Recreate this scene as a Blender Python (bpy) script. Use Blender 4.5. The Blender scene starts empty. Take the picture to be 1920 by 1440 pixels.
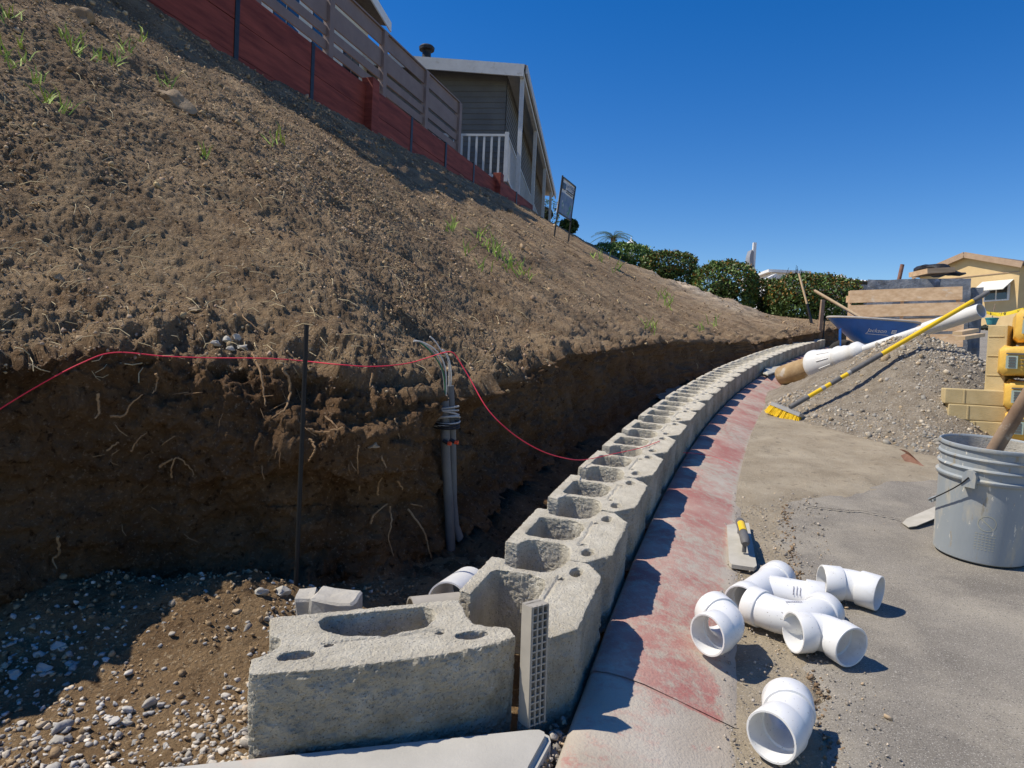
import bpy, bmesh, math, random
import numpy as np
from mathutils import Vector, Matrix

random.seed(7)
rng = np.random.default_rng(11)
sc = bpy.context.scene
C = sc.collection

# ------------------------------------------------------------------ camera
FPX, PITCH, ROLL, CAMH, SL = 1331.0, math.radians(1.72), math.radians(2.58), 0.80, 0.10
cam_d = bpy.data.cameras.new('camera')
cam_d.sensor_width = 36.0
cam_d.lens = 36.0 * FPX / 1920.0
cam_d.clip_start = 0.05
cam_d.clip_end = 3000.0
cam = bpy.data.objects.new('camera', cam_d)
C.objects.link(cam)
F = Vector((0, math.cos(PITCH), -math.sin(PITCH)))
U0 = Vector((0, math.sin(PITCH), math.cos(PITCH)))
R0 = Vector((1, 0, 0))
cr, sr = math.cos(ROLL), math.sin(ROLL)
Rv = R0 * cr + U0 * sr
Uv = -R0 * sr + U0 * cr
m3 = Matrix((Rv, Uv, -F)).transposed()
cam.matrix_world = Matrix.Translation((0, 0, CAMH)) @ m3.to_4x4()
sc.camera = cam

# ------------------------------------------------------------------ sky and sun
SUN_EL = math.radians(54.0)
SUN_H = Vector((-0.999, -0.03, 0)).normalized()
to_sun = Vector((SUN_H.x * math.cos(SUN_EL), SUN_H.y * math.cos(SUN_EL), math.sin(SUN_EL)))
w = bpy.data.worlds.new('World'); sc.world = w; w.use_nodes = True
nt = w.node_tree
bgn = nt.nodes['Background']
sky = nt.nodes.new('ShaderNodeTexSky'); sky.sky_type = 'NISHITA'; sky.sun_disc = False
sky.sun_elevation = SUN_EL
sky.sun_rotation = math.atan2(SUN_H.x, SUN_H.y)
sky.altitude = 200.0; sky.air_density = 1.0; sky.dust_density = 0.15; sky.ozone_density = 2.0
hsv = nt.nodes.new('ShaderNodeHueSaturation')
hsv.inputs['Hue'].default_value = .512; hsv.inputs['Saturation'].default_value = 1.46; hsv.inputs['Value'].default_value = 1.45
nt.links.new(sky.outputs[0], hsv.inputs['Color']); nt.links.new(hsv.outputs[0], bgn.inputs[0])
bgn.inputs[1].default_value = 0.085
sun_d = bpy.data.lights.new('sun', 'SUN'); sun_d.energy = 5.0; sun_d.angle = math.radians(0.53)
sun_d.color = (1.0, 0.925, 0.80)
sun = bpy.data.objects.new('sun', sun_d); C.objects.link(sun)
sun.rotation_euler = to_sun.to_track_quat('Z', 'Y').to_euler()
sun.location = (-20, -4, 30)
vs = sc.view_settings
vs.view_transform = 'Standard'; vs.look = 'None'; vs.gamma = 1.0; vs.exposure = 0.12
vs.use_curve_mapping = False

# ------------------------------------------------------------------ measuring helpers
def ray(px, py):
    u = (px - 960) / FPX; v = (720 - py) / FPX
    return (F + Rv * u + Uv * v)
def D(px, py, Y):
    d = ray(px, py); t = Y / d.y
    return Vector((d.x * t, Y, CAMH + d.z * t))
def G(px, py, off=0.0):
    d = ray(px, py); t = (off - CAMH) / (d.z - SL * d.y)
    return Vector((d.x * t, d.y * t, CAMH + d.z * t))
def gz(y, off=0.0):
    if y < 40: return SL * y + off
    return 4.0 + off
GN = Vector((0, -SL, 1)).normalized()
def gmat(x, y, off=0.0, rz=0.0, z=None):
    ty = Vector((0, 1, SL)).normalized()
    base = Matrix((Vector((1, 0, 0)), ty, GN)).transposed().to_4x4()
    return Matrix.Translation((x, y, gz(y, off) if z is None else z)) @ base @ Matrix.Rotation(rz, 4, 'Z')

# ------------------------------------------------------------------ numpy noise
def _hash(ix, iy, iz, k):
    h = (ix * 374761393 + iy * 668265263 + iz * 2147483647 + k * 1274126177) & 0xffffffff
    h = ((h ^ (h >> 13)) * 1274126177) & 0xffffffff
    h = ((h ^ (h >> 16)) * 2246822519) & 0xffffffff
    h = h ^ (h >> 15)
    return (h & 0xffffff) / float(0xffffff)
def vnoise(P, seed=0):
    P = np.asarray(P, dtype=np.float64)
    I = np.floor(P).astype(np.int64); f = P - I
    f = f * f * f * (f * (f * 6 - 15) + 10)
    out = np.zeros(len(P))
    for dx in (0, 1):
        wx = f[:, 0] if dx else 1 - f[:, 0]
        for dy in (0, 1):
            wy = f[:, 1] if dy else 1 - f[:, 1]
            for dz in (0, 1):
                wz = f[:, 2] if dz else 1 - f[:, 2]
                out += wx * wy * wz * _hash(I[:, 0] + dx, I[:, 1] + dy, I[:, 2] + dz, seed)
    return out * 2 - 1
def fbm(P, octv=4, seed=0, gain=.5):
    P = np.asarray(P, dtype=np.float64)
    a = 1.0; s = 0; t = 0
    for o in range(octv):
        s = s + a * vnoise(P * (2.03 ** o) + 17.3 * o, seed + o); t += a; a *= gain
    return s / t

# ------------------------------------------------------------------ materials
MATS = {}
def _lk(nt, a, b): nt.links.new(a, b)
def mat(name, c1, c2=None, scale=8.0, detail=6.0, rough=.85, bump=0.0, bscale=None, bdist=.01,
        spots=None, spot_scale=40.0, spot_t=(.62, .68), spec=.35, metal=0.0, coord='Object', attr=None, wave=None, stretch=None, trans=0.0, alpha=None, worn=None):
    m = bpy.data.materials.new(name); m.use_nodes = True
    nt = m.node_tree; b = nt.nodes['Principled BSDF']
    b.inputs['Roughness'].default_value = rough
    b.inputs['Specular IOR Level'].default_value = spec
    b.inputs['Metallic'].default_value = metal
    if trans: b.inputs['Transmission Weight'].default_value = trans
    tc = nt.nodes.new('ShaderNodeTexCoord')
    if coord == 'World':
        geo = nt.nodes.new('ShaderNodeNewGeometry'); co = geo.outputs['Position']
    else:
        co = tc.outputs['Object']
    if stretch:
        mp = nt.nodes.new('ShaderNodeMapping'); mp.inputs['Scale'].default_value = stretch
        _lk(nt, co, mp.inputs['Vector']); co = mp.outputs[0]
    c2 = c2 or c1
    n = nt.nodes.new('ShaderNodeTexNoise'); n.inputs['Scale'].default_value = scale; n.inputs['Detail'].default_value = detail
    n.inputs['Roughness'].default_value = .62
    _lk(nt, co, n.inputs['Vector'])
    r = nt.nodes.new('ShaderNodeValToRGB')
    r.color_ramp.elements[0].position = .34; r.color_ramp.elements[1].position = .66
    r.color_ramp.elements[0].color = (*c1, 1); r.color_ramp.elements[1].color = (*c2, 1)
    _lk(nt, n.outputs['Fac'], r.inputs['Fac'])
    col = r.outputs['Color']
    def mixin(col, fac, c):
        mx = nt.nodes.new('ShaderNodeMix'); mx.data_type = 'RGBA'
        _lk(nt, fac, mx.inputs['Factor']); _lk(nt, col, mx.inputs['A']); mx.inputs['B'].default_value = (*c, 1)
        return mx.outputs['Result']
    for sp in (spots or []):
        c, ssc, t0, t1 = sp
        n2 = nt.nodes.new('ShaderNodeTexNoise'); n2.inputs['Scale'].default_value = ssc; n2.inputs['Detail'].default_value = 5
        n2.inputs['Roughness'].default_value = .6
        _lk(nt, co, n2.inputs['Vector'])
        r2 = nt.nodes.new('ShaderNodeValToRGB'); r2.color_ramp.elements[0].position = t0; r2.color_ramp.elements[1].position = t1
        _lk(nt, n2.outputs['Fac'], r2.inputs['Fac'])
        col = mixin(col, r2.outputs['Color'], c)
    if attr:
        at = nt.nodes.new('ShaderNodeAttribute'); at.attribute_name = attr
        mx = nt.nodes.new('ShaderNodeMix'); mx.data_type = 'RGBA'; mx.blend_type = 'MULTIPLY'; mx.inputs['Factor'].default_value = 1
        _lk(nt, col, mx.inputs['A']); _lk(nt, at.outputs['Color'], mx.inputs['B']); col = mx.outputs['Result']
    _lk(nt, col, b.inputs['Base Color'])
    if bump:
        bn = nt.nodes.new('ShaderNodeTexNoise'); bn.inputs['Scale'].default_value = bscale or scale * 4
        bn.inputs['Detail'].default_value = 8; bn.inputs['Roughness'].default_value = .7
        _lk(nt, co, bn.inputs['Vector'])
        bp = nt.nodes.new('ShaderNodeBump'); bp.inputs['Strength'].default_value = bump; bp.inputs['Distance'].default_value = bdist
        _lk(nt, bn.outputs['Fac'], bp.inputs['Height']); _lk(nt, bp.outputs[0], b.inputs['Normal'])
    MATS[name] = m
    return m

soil = mat('soil', (.215, .142, .082), (.395, .285, .172), 5, 9, .95, 1.0, 75, .035, spots=[((.50, .40, .28), 110, .58, .66), ((.105, .068, .040), 44, .58, .68)], spec=.12, coord='World', attr='tint')
clod = mat('clod', (.25, .175, .11), (.43, .325, .215), 14, 6, .95, .6, 120, .006, spec=.12, coord='World', attr='tint')
gravel = mat('gravel', (.30, .275, .24), (.45, .415, .36), 30, 4, .9, .5, 200, .003, spec=.2, coord='World', attr='tint')
pile_m = mat('pile_soil', (.24, .20, .15), (.39, .335, .262), 12, 8, .95, 1.0, 70, .03, spots=[((.44, .40, .34), 100, .56, .64), ((.13, .105, .08), 60, .60, .68)], spec=.12, coord='World')
dust_m = mat('dusty_ground', (.29, .24, .17), (.41, .35, .258), 5, 10, .95, .9, 130, .010, spots=[((.20, .165, .12), 22, .58, .72), ((.46, .41, .33), 120, .60, .67), ((.15, .13, .10), 180, .64, .70)], spec=.12, coord='World')
asph = mat('asphalt', (.170, .153, .128), (.262, .236, .195), 3.2, 10, .92, .7, 320, .003, spots=[((.33, .295, .235), 4, .46, .74), ((.44, .41, .36), 340, .57, .63), ((.075, .072, .07), 260, .58, .65)], spec=.2, coord='World')
conc = mat('block_concrete', (.50, .455, .36), (.65, .605, .50), 16, 9, .95, 1.0, 300, .006, spots=[((.26, .23, .175), 300, .58, .64), ((.74, .70, .61), 260, .62, .68), ((.42, .37, .28), 7, .56, .76)], spec=.15, attr='tint')
slab_m = mat('slab_concrete', (.38, .365, .33), (.48, .46, .415), 5, 8, .9, .3, 180, .003, spots=[((.38, .36, .33), 160, .66, .72), ((.62, .40, .27), 2.4, .69, .76)], spec=.2, coord='World')
grid_m = mat('grid_plastic', (.32, .295, .25), (.37, .34, .29), 20, 3, .6, spec=.35)
pvc = mat('white_pvc', (.71, .71, .695), (.76, .76, .745), 9, 3, .30, spots=[((.60, .585, .55), 14, .58, .72), ((.25, .22, .19), 170, .665, .69)], spec=.5)
pvc2 = mat('white_post_plastic', (.66, .66, .64), (.72, .72, .70), 9, 3, .35, spots=[((.55, .50, .42), 14, .68, .80)], spec=.45)
print_m = mat('printed_ink', (.10, .10, .16), rough=.8)
redwood = mat('red_stained_wood', (.14, .028, .020), (.29, .066, .044), 3, 8, .7, .35, 40, .004, stretch=(.6, .6, 6), spec=.25, coord='World')
fence_m = mat('taupe_fence_paint', (.205, .160, .150), (.245, .195, .182), 4, 5, .7, .2, 60, .002, spec=.25)
steel_dk = mat('dark_steel', (.018, .018, .02), (.035, .033, .032), 30, 4, .45, .2, 200, .001, spec=.5, metal=.3)
white_p = mat('white_paint', (.72, .72, .70), (.80, .80, .78), 6, 4, .6, spec=.3)
house_w = mat('house_white_paint', (.50, .51, .51), (.57, .58, .58), 6, 5, .65, spots=[((.42, .41, .38), 9, .60, .74)], spec=.3)
siding = mat('grey_siding', (.135, .132, .125), (.165, .162, .152), 3, 4, .75, spec=.25)
cream = mat('cream_wall', (.62, .60, .52), (.70, .68, .60), 3, 4, .8, spec=.2)
yellow_h = mat('yellow_stucco', (.60, .43, .215), (.67, .49, .25), 2, 5, .85, .1, 60, .01, spec=.2)
brown_tr = mat('brown_trim', (.36, .25, .165), (.42, .30, .20), 4, 4, .8, spec=.2)
roof_m = mat('roof_shingle', (.13, .10, .085), (.20, .16, .135), 12, 5, .95, .4, 80, .01)
glass = mat('window_glass', (.02, .025, .035), rough=.06, spec=.8)
ydk = mat('door_shadow_wall', (.42, .32, .20), (.48, .37, .23), 3, 4, .85)
bucket_m = mat('grey_bucket', (.265, .295, .315), (.32, .35, .37), 6, 6, .55, .15, 90, .002, spots=[((.47, .43, .34), 13, .54, .70), ((.30, .27, .21), 30, .62, .68), ((.66, .62, .53), 70, .66, .69)], spec=.35, stretch=(1, 1, .35))
mortar = mat('mortar_crust', (.40, .38, .33), (.54, .51, .45), 24, 7, .95, .8, 120, .006, spots=[((.22, .20, .17), 70, .62, .70)], spec=.1)
wood_new = mat('pallet_wood', (.52, .345, .20), (.70, .51, .325), 3, 7, .8, .2, 40, .003, stretch=(.35, 6, 6), spots=[((.66, .56, .43), 2.2, .60, .72)], spec=.2)
wood_h = mat('handle_wood', (.50, .36, .21), (.60, .45, .28), 4, 6, .6, stretch=(4, 4, .5), spec=.25)
wood_dk = mat('weathered_handle', (.20, .13, .085), (.37, .27, .19), 6, 8, .8, .3, 60, .002, spots=[((.48, .42, .34), 20, .62, .70)], spec=.2)
blue_p = mat('blue_enamel', (.014, .11, .40), (.02, .14, .50), 5, 6, .38, .1, 40, .002, spots=[((.16, .17, .17), 20, .70, .80)], spec=.5)
rim_m = mat('worn_rim', (.36, .33, .30), (.46, .43, .39), 10, 5, .7, spec=.3)
rubber = mat('tyre_rubber', (.022, .021, .02), (.045, .042, .038), 12, 4, .85, .3, 60, .003, spec=.3)
yel = mat('yellow_plastic', (.78, .50, .012), (.85, .56, .02), 8, 3, .4, spec=.45)
bristle_m = mat('yellow_bristle', (.80, .50, .01), (.88, .60, .03), 60, 3, .7, spec=.2)
grey_p = mat('grey_plastic', (.10, .10, .10), (.16, .155, .15), 14, 4, .6, spec=.3)
greylt = mat('pale_grey_plastic', (.30, .30, .29), (.36, .36, .35), 14, 4, .6, spec=.3)
paver_m = mat('tan_paver', (.47, .37, .195), (.56, .45, .25), 10, 7, .95, .7, 160, .004, spots=[((.36, .28, .15), 50, .64, .72)], spec=.12)
bag_m = mat('yellow_bag', (.70, .42, .075), (.76, .48, .10), 5, 5, .55, .35, 9, .02, spec=.35)
bag_lab = mat('bag_label', (.35, .42, .35), (.40, .47, .40), 8, 3, .6, spec=.3)
bag_dk = mat('bag_dark_print', (.12, .12, .11), rough=.6)
wrap_m = mat('grey_wrapped_blocks', (.10, .115, .14), (.24, .255, .28), 5, 7, .32, .6, 12, .03, spots=[((.50, .52, .55), 7, .62, .74)], spec=.6)
tarp_m = mat('black_tarp', (.012, .012, .013), (.035, .034, .033), 8, 5, .55, .6, 14, .02, spec=.4)
conduit = mat('grey_conduit', (.10, .102, .105), (.145, .145, .145), 9, 5, .55, spots=[((.30, .26, .21), 16, .62, .76)], spec=.35)
wire_gr = mat('green_wire', (.03, .16, .07), rough=.5)
wire_wh = mat('white_wire', (.62, .60, .55), rough=.5)
wire_bk = mat('black_wire', (.02, .02, .022), rough=.5)
wire_gy = mat('grey_wire', (.42, .40, .37), rough=.55)
orange = mat('orange_cap', (.75, .09, .03), rough=.5)
pink = mat('pink_string', (.72, .035, .07), (.78, .05, .09), rough=.7)
root_m = mat('root_bark', (.24, .145, .075), (.42, .28, .155), 40, 5, .9, .4, 120, .002, spec=.15)
grass_m = mat('grass_blade', (.26, .38, .05), (.46, .56, .11), 9, 3, .6, spec=.3)
straw_m = mat('straw', (.44, .35, .20), (.54, .44, .27), 9, 3, .8, spec=.2)
leaf_m = mat('hedge_leaf', (.038, .078, .018), (.105, .165, .042), 7, 3, .5, spec=.35, coord='World', attr='tint')
stem_m = mat('shrub_stem', (.10, .07, .045), (.16, .11, .07), 9, 4, .9)
core_dk = mat('dark_core', (.012, .014, .008), (.03, .03, .018), 12, 5, .95, .8, 20, .05)
palm_m = mat('palm_leaf', (.05, .09, .025), (.10, .15, .045), 7, 3, .5)
rust = mat('rusty_steel', (.16, .075, .05), (.28, .16, .115), 14, 6, .8, .3, 90, .002, spec=.3)
tube_m = mat('muddy_concrete_tube', (.30, .20, .105), (.46, .34, .20), 7, 8, .95, .8, 60, .008, spots=[((.52, .46, .38), 8, .58, .66)], spec=.1)
trowel_m = mat('dusty_trowel', (.40, .375, .31), (.50, .47, .40), 14, 6, .7, .3, 120, .001, spec=.3)
rock_m = mat('pale_rock', (.36, .335, .29), (.52, .49, .43), 9, 7, .95, .7, 70, .006, spec=.15)
boulder = mat('dusty_rock', (.27, .20, .13), (.40, .31, .215), 8, 8, .95, .8, 60, .01, spec=.12)
greyw = mat('grey_panel', (.26, .27, .29), (.30, .31, .33), 8, 3, .6)
teal = mat('teal_pot', (.05, .26, .27), (.07, .31, .32), 8, 3, .5)
plant_dk = mat('dark_planting', (.025, .03, .025), (.06, .065, .05), 20, 5, .9, .5, 40, .02)
tape_m = mat('caution_tape', (.80, .62, .03), (.80, .62, .03), 8, 2, .45, spots=[((.03, .03, .02), 18, .56, .58)])
sign_w = mat('sign_white', (.62, .63, .64), (.68, .69, .70), 6, 3, .5)
sign_b = mat('sign_photo', (.06, .13, .30), (.20, .26, .34), 9, 6, .5, spots=[((.05, .20, .12), 6, .60, .64), ((.45, .48, .52), 12, .64, .70)])
ink_bl = mat('sign_ink', (.07, .13, .22), rough=.6)
ink_wh = mat('white_lettering', (.70, .72, .74), rough=.6)
pin_m = mat('yellow_pin', (.75, .66, .06), rough=.5)
gst = mat('bucket_print', (.42, .41, .32), rough=.7)

# red painted kerb: paint worn away in streaks
def kerb_material():
    m = bpy.data.materials.new('red_kerb_paint'); m.use_nodes = True; nt = m.node_tree; b = nt.nodes['Principled BSDF']
    b.inputs['Roughness'].default_value = .9; b.inputs['Specular IOR Level'].default_value = .15
    at = nt.nodes.new('ShaderNodeAttribute'); at.attribute_name = 'paint'
    geo = nt.nodes.new('ShaderNodeNewGeometry')
    n = nt.nodes.new('ShaderNodeTexNoise'); n.inputs['Scale'].default_value = 28; n.inputs['Detail'].default_value = 12; n.inputs['Roughness'].default_value = .78
    _lk(nt, geo.outputs['Position'], n.inputs['Vector'])
    n3 = nt.nodes.new('ShaderNodeTexNoise'); n3.inputs['Scale'].default_value = 2.6; n3.inputs['Detail'].default_value = 4
    _lk(nt, geo.outputs['Position'], n3.inputs['Vector'])
    a1 = nt.nodes.new('ShaderNodeMath'); a1.operation = 'MULTIPLY_ADD'; a1.inputs[1].default_value = 2.4; a1.inputs[2].default_value = -1.35
    _lk(nt, n.outputs['Fac'], a1.inputs[0])
    a3 = nt.nodes.new('ShaderNodeMath'); a3.operation = 'MULTIPLY_ADD'; a3.inputs[1].default_value = 1.1; a3.inputs[2].default_value = -.55
    _lk(nt, n3.outputs['Fac'], a3.inputs[0])
    s = nt.nodes.new('ShaderNodeMath'); s.operation = 'ADD'; _lk(nt, at.outputs['Fac'], s.inputs[0]); _lk(nt, a1.outputs[0], s.inputs[1])
    s2 = nt.nodes.new('ShaderNodeMath'); s2.operation = 'ADD'; s2.use_clamp = True; _lk(nt, s.outputs[0], s2.inputs[0]); _lk(nt, a3.outputs[0], s2.inputs[1])
    r = nt.nodes.new('ShaderNodeValToRGB'); r.color_ramp.elements[0].position = .46; r.color_ramp.elements[1].position = .84
    _lk(nt, s2.outputs[0], r.inputs['Fac'])
    n2 = nt.nodes.new('ShaderNodeTexNoise'); n2.inputs['Scale'].default_value = 6; n2.inputs['Detail'].default_value = 9
    _lk(nt, geo.outputs['Position'], n2.inputs['Vector'])
    rc = nt.nodes.new('ShaderNodeValToRGB'); rc.color_ramp.elements[0].position = .3; rc.color_ramp.elements[1].position = .7
    rc.color_ramp.elements[0].color = (.36, .31, .25, 1); rc.color_ramp.elements[1].color = (.47, .42, .35, 1)
    _lk(nt, n2.outputs['Fac'], rc.inputs['Fac'])
    rp = nt.nodes.new('ShaderNodeValToRGB'); rp.color_ramp.elements[0].position = .35; rp.color_ramp.elements[1].position = .7
    rp.color_ramp.elements[0].color = (.37, .160, .138, 1); rp.color_ramp.elements[1].color = (.47, .335, .275, 1)
    _lk(nt, n2.outputs['Fac'], rp.inputs['Fac'])
    mx = nt.nodes.new('ShaderNodeMix'); mx.data_type = 'RGBA'
    _lk(nt, r.outputs['Color'], mx.inputs['Factor']); _lk(nt, rc.outputs['Color'], mx.inputs['A']); _lk(nt, rp.outputs['Color'], mx.inputs['B'])
    _lk(nt, mx.outputs['Result'], b.inputs['Base Color'])
    nb = nt.nodes.new('ShaderNodeTexNoise'); nb.inputs['Scale'].default_value = 170; nb.inputs['Detail'].default_value = 8
    _lk(nt, geo.outputs['Position'], nb.inputs['Vector'])
    bp = nt.nodes.new('ShaderNodeBump'); bp.inputs['Strength'].default_value = .55; bp.inputs['Distance'].default_value = .004
    _lk(nt, nb.outputs['Fac'], bp.inputs['Height']); _lk(nt, bp.outputs[0], b.inputs['Normal'])
    return m
kerb_m = kerb_material()

# ------------------------------------------------------------------ mesh builders
class MB:
    def __init__(s): s.v = []; s.f = []
    def add(s, vs, fs):
        o = len(s.v); s.v += [tuple(v) for v in vs]; s.f += [tuple(i + o for i in f) for f in fs]; return s
    def box(s, c, size, M=None, bev=0.0):
        x, y, z = size[0] / 2, size[1] / 2, size[2] / 2
        if bev <= 0:
            vs = [Vector((a * x, b * y, d * z)) for d in (-1, 1) for b in (-1, 1) for a in (-1, 1)]
            fs = [(0, 2, 3, 1), (4, 5, 7, 6), (0, 1, 5, 4), (2, 6, 7, 3), (0, 4, 6, 2), (1, 3, 7, 5)]
        else:
            bm = bmesh.new(); bmesh.ops.create_cube(bm, size=1)
            for v in bm.verts: v.co = Vector((v.co.x * 2 * x, v.co.y * 2 * y, v.co.z * 2 * z))
            bmesh.ops.bevel(bm, geom=bm.edges[:], offset=bev, segments=2, affect='EDGES', profile=.5)
            bm.verts.index_update()
            vs = [v.co.copy() for v in bm.verts]; fs = [tuple(v.index for v in f.verts) for f in bm.faces]; bm.free()
        c = Vector(c)
        vs = [(M @ v if M else v) + c for v in vs]
        return s.add(vs, fs)
    def beam(s, a, b, w, h, up=(0, 0, 1)):
        a = Vector(a); b = Vector(b); d = (b - a); L = d.length; d.normalize()
        side = d.cross(Vector(up)).normalized(); u = side.cross(d)
        M = Matrix((d, side, u)).transposed()
        return s.box((a + b) / 2, (L, w, h), M)
    def tube(s, pts, r, n=8, cap=True):
        pts = [Vector(p) for p in pts]; k = len(pts)
        rs = r if isinstance(r, (list, tuple)) else [r] * k
        prev = None; rings = []
        for i, p in enumerate(pts):
            t = (pts[min(i + 1, k - 1)] - pts[max(i - 1, 0)]).normalized()
            if prev is None:
                a = Vector((0, 0, 1)) if abs(t.z) < .9 else Vector((1, 0, 0))
                nrm = t.cross(a).normalized()
            else:
                nrm = (prev - t * prev.dot(t)).normalized()
            prev = nrm; bi = t.cross(nrm)
            rings.append([p + (nrm * math.cos(2 * math.pi * j / n) + bi * math.sin(2 * math.pi * j / n)) * rs[i] for j in range(n)])
        vs = [v for rg in rings for v in rg]; fs = []
        for i in range(k - 1):
            for j in range(n):
                a = i * n + j; b = i * n + (j + 1) % n
                fs.append((a, a + n, b + n, b))
        if cap: fs += [tuple(range(n)), tuple(range((k - 1) * n + n - 1, (k - 1) * n - 1, -1))]
        return s.add(vs, fs)
    def lathe(s, prof, n=32, M=None, closed=False):
        vs = []; fs = []
        for (r, z) in prof:
            for j in range(n):
                a = 2 * math.pi * j / n
                v = Vector((r * math.cos(a), r * math.sin(a), z)); vs.append(M @ v if M else v)
        k = len(prof)
        for i in range(k if closed else k - 1):
            i2 = (i + 1) % k
            for j in range(n):
                fs.append((i * n + j, i * n + (j + 1) % n, i2 * n + (j + 1) % n, i2 * n + j))
        return s.add(vs, fs)
    def prism(s, poly, z0, z1, M=None):
        n = len(poly)
        vs = [Vector((p[0], p[1], z0)) for p in poly] + [Vector((p[0], p[1], z1)) for p in poly]
        if M: vs = [M @ v for v in vs]
        fs = [tuple(range(n - 1, -1, -1)), tuple(range(n, 2 * n))] + [(i, (i + 1) % n, n + (i + 1) % n, n + i) for i in range(n)]
        return s.add(vs, fs)
    def build(s, name, m, parent=None, smooth=False, shift=None):
        me = bpy.data.meshes.new(name)
        if parent is not None and shift is None: shift = BASE.get(root_of(parent).name)
        vs = s.v if shift is None else [(v[0] - shift[0], v[1] - shift[1], v[2] - shift[2]) for v in s.v]
        me.from_pydata(vs, [], s.f); me.validate()
        return link(name, me, m, parent, smooth)
BASE = {}
def root_of(o):
    while o.parent: o = o.parent
    return o
def link(name, me, m, parent=None, smooth=False):
    o = bpy.data.objects.new(name, me); C.objects.link(o)
    if m: me.materials.append(m)
    if smooth:
        me.polygons.foreach_set('use_smooth', [True] * len(me.polygons))
        try: me.set_sharp_from_angle(angle=math.radians(40))
        except Exception: pass
    if parent: o.parent = parent
    return o
def tag(o, label, cat, group=None):
    o['label'] = label; o['category'] = cat
    if group: o['group'] = group
    return o
def thing(name, label, cat, base=(0, 0, 0), M=None, group=None):
    o = bpy.data.objects.new(name, None); C.objects.link(o); o.empty_display_size = .1
    if M is not None:
        o.matrix_world = M; BASE[o.name] = (0, 0, 0)
    else:
        o.location = base; BASE[o.name] = tuple(base)
    return tag(o, label, cat, group)
def solo(name, mb, m, label, cat, base=None, group=None, smooth=False):
    vs = np.array(mb.v)
    if base is None:
        c = vs.mean(0); base = (float(c[0]), float(c[1]), float(vs[:, 2].min()))
    o = mb.build(name, m, None, smooth, shift=base); o.location = base
    return tag(o, label, cat, group)
def struct(o): o['kind'] = 'structure'; return o
def stuff(o, label=None, cat=None):
    o['kind'] = 'stuff'
    if label: o['label'] = label
    if cat: o['category'] = cat
    return o
def grid_mesh(name, P, m, nu, nv, smooth=True, tint=None):
    """P: (nu*nv,3) row-major in u then v"""
    me = bpy.data.meshes.new(name)
    idx = np.arange(nu * nv).reshape(nu, nv)
    q = np.stack([idx[:-1, :-1], idx[1:, :-1], idx[1:, 1:], idx[:-1, 1:]], -1).reshape(-1, 4)
    me.vertices.add(len(P)); me.vertices.foreach_set('co', P.astype(np.float32).ravel())
    me.loops.add(q.size); me.loops.foreach_set('vertex_index', q.astype(np.int32).ravel())
    me.polygons.add(len(q)); me.polygons.foreach_set('loop_start', np.arange(0, q.size, 4, dtype=np.int32))
    me.update(calc_edges=True)
    if smooth: me.polygons.foreach_set('use_smooth', np.ones(len(q), dtype=bool))
    if tint is not None:
        a = me.attributes.new('tint', 'FLOAT_COLOR', 'POINT')
        cc = np.ones((len(P), 4), dtype=np.float32); cc[:, :3] = tint
        a.data.foreach_set('color', cc.ravel())
    o = bpy.data.objects.new(name, me); C.objects.link(o); me.materials.append(m)
    return o
# rock variants for scattered stones
def rock_variant(seed, sub=1, flat=.7, cuts=4):
    bm = bmesh.new(); bmesh.ops.create_icosphere(bm, subdivisions=sub, radius=1)
    P = np.array([v.co[:] for v in bm.verts])
    bm.verts.index_update()
    fs = np.array([[v.index for v in f.verts] for f in bm.faces])
    r = np.random.default_rng(seed)
    d = 1 + .30 * vnoise(P * 1.3 + seed * 3.7, seed) + .12 * vnoise(P * 3.1 + seed, seed + 5)
    for _ in range(cuts):
        nrm = r.normal(size=3); nrm /= np.linalg.norm(nrm)
        h = (.55 if cuts < 6 else .42) + .3 * r.random(); t = P @ nrm
        P = np.where((t > h)[:, None], P - np.outer(t - h, nrm), P)
    P = P * d[:, None] * np.array([1, .8 + .2 * r.random(), flat])
    bm.free(); return P, fs
RV = [rock_variant(i, 1, .55 + .08 * (i % 4)) for i in range(8)]
RV0 = [rock_variant(i + 20, 1, .75, 7) for i in range(8)]
def rand_rot(n):
    q = rng.normal(size=(n, 4)); q /= np.linalg.norm(q, axis=1)[:, None]
    w_, x, y, z = q.T
    return np.stack([1 - 2 * (y * y + z * z), 2 * (x * y - z * w_), 2 * (x * z + y * w_), 2 * (x * y + z * w_), 1 - 2 * (x * x + z * z), 2 * (y * z - x * w_),
                     2 * (x * z - y * w_), 2 * (y * z + x * w_), 1 - 2 * (x * x + y * y)], -1).reshape(n, 3, 3)
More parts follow.
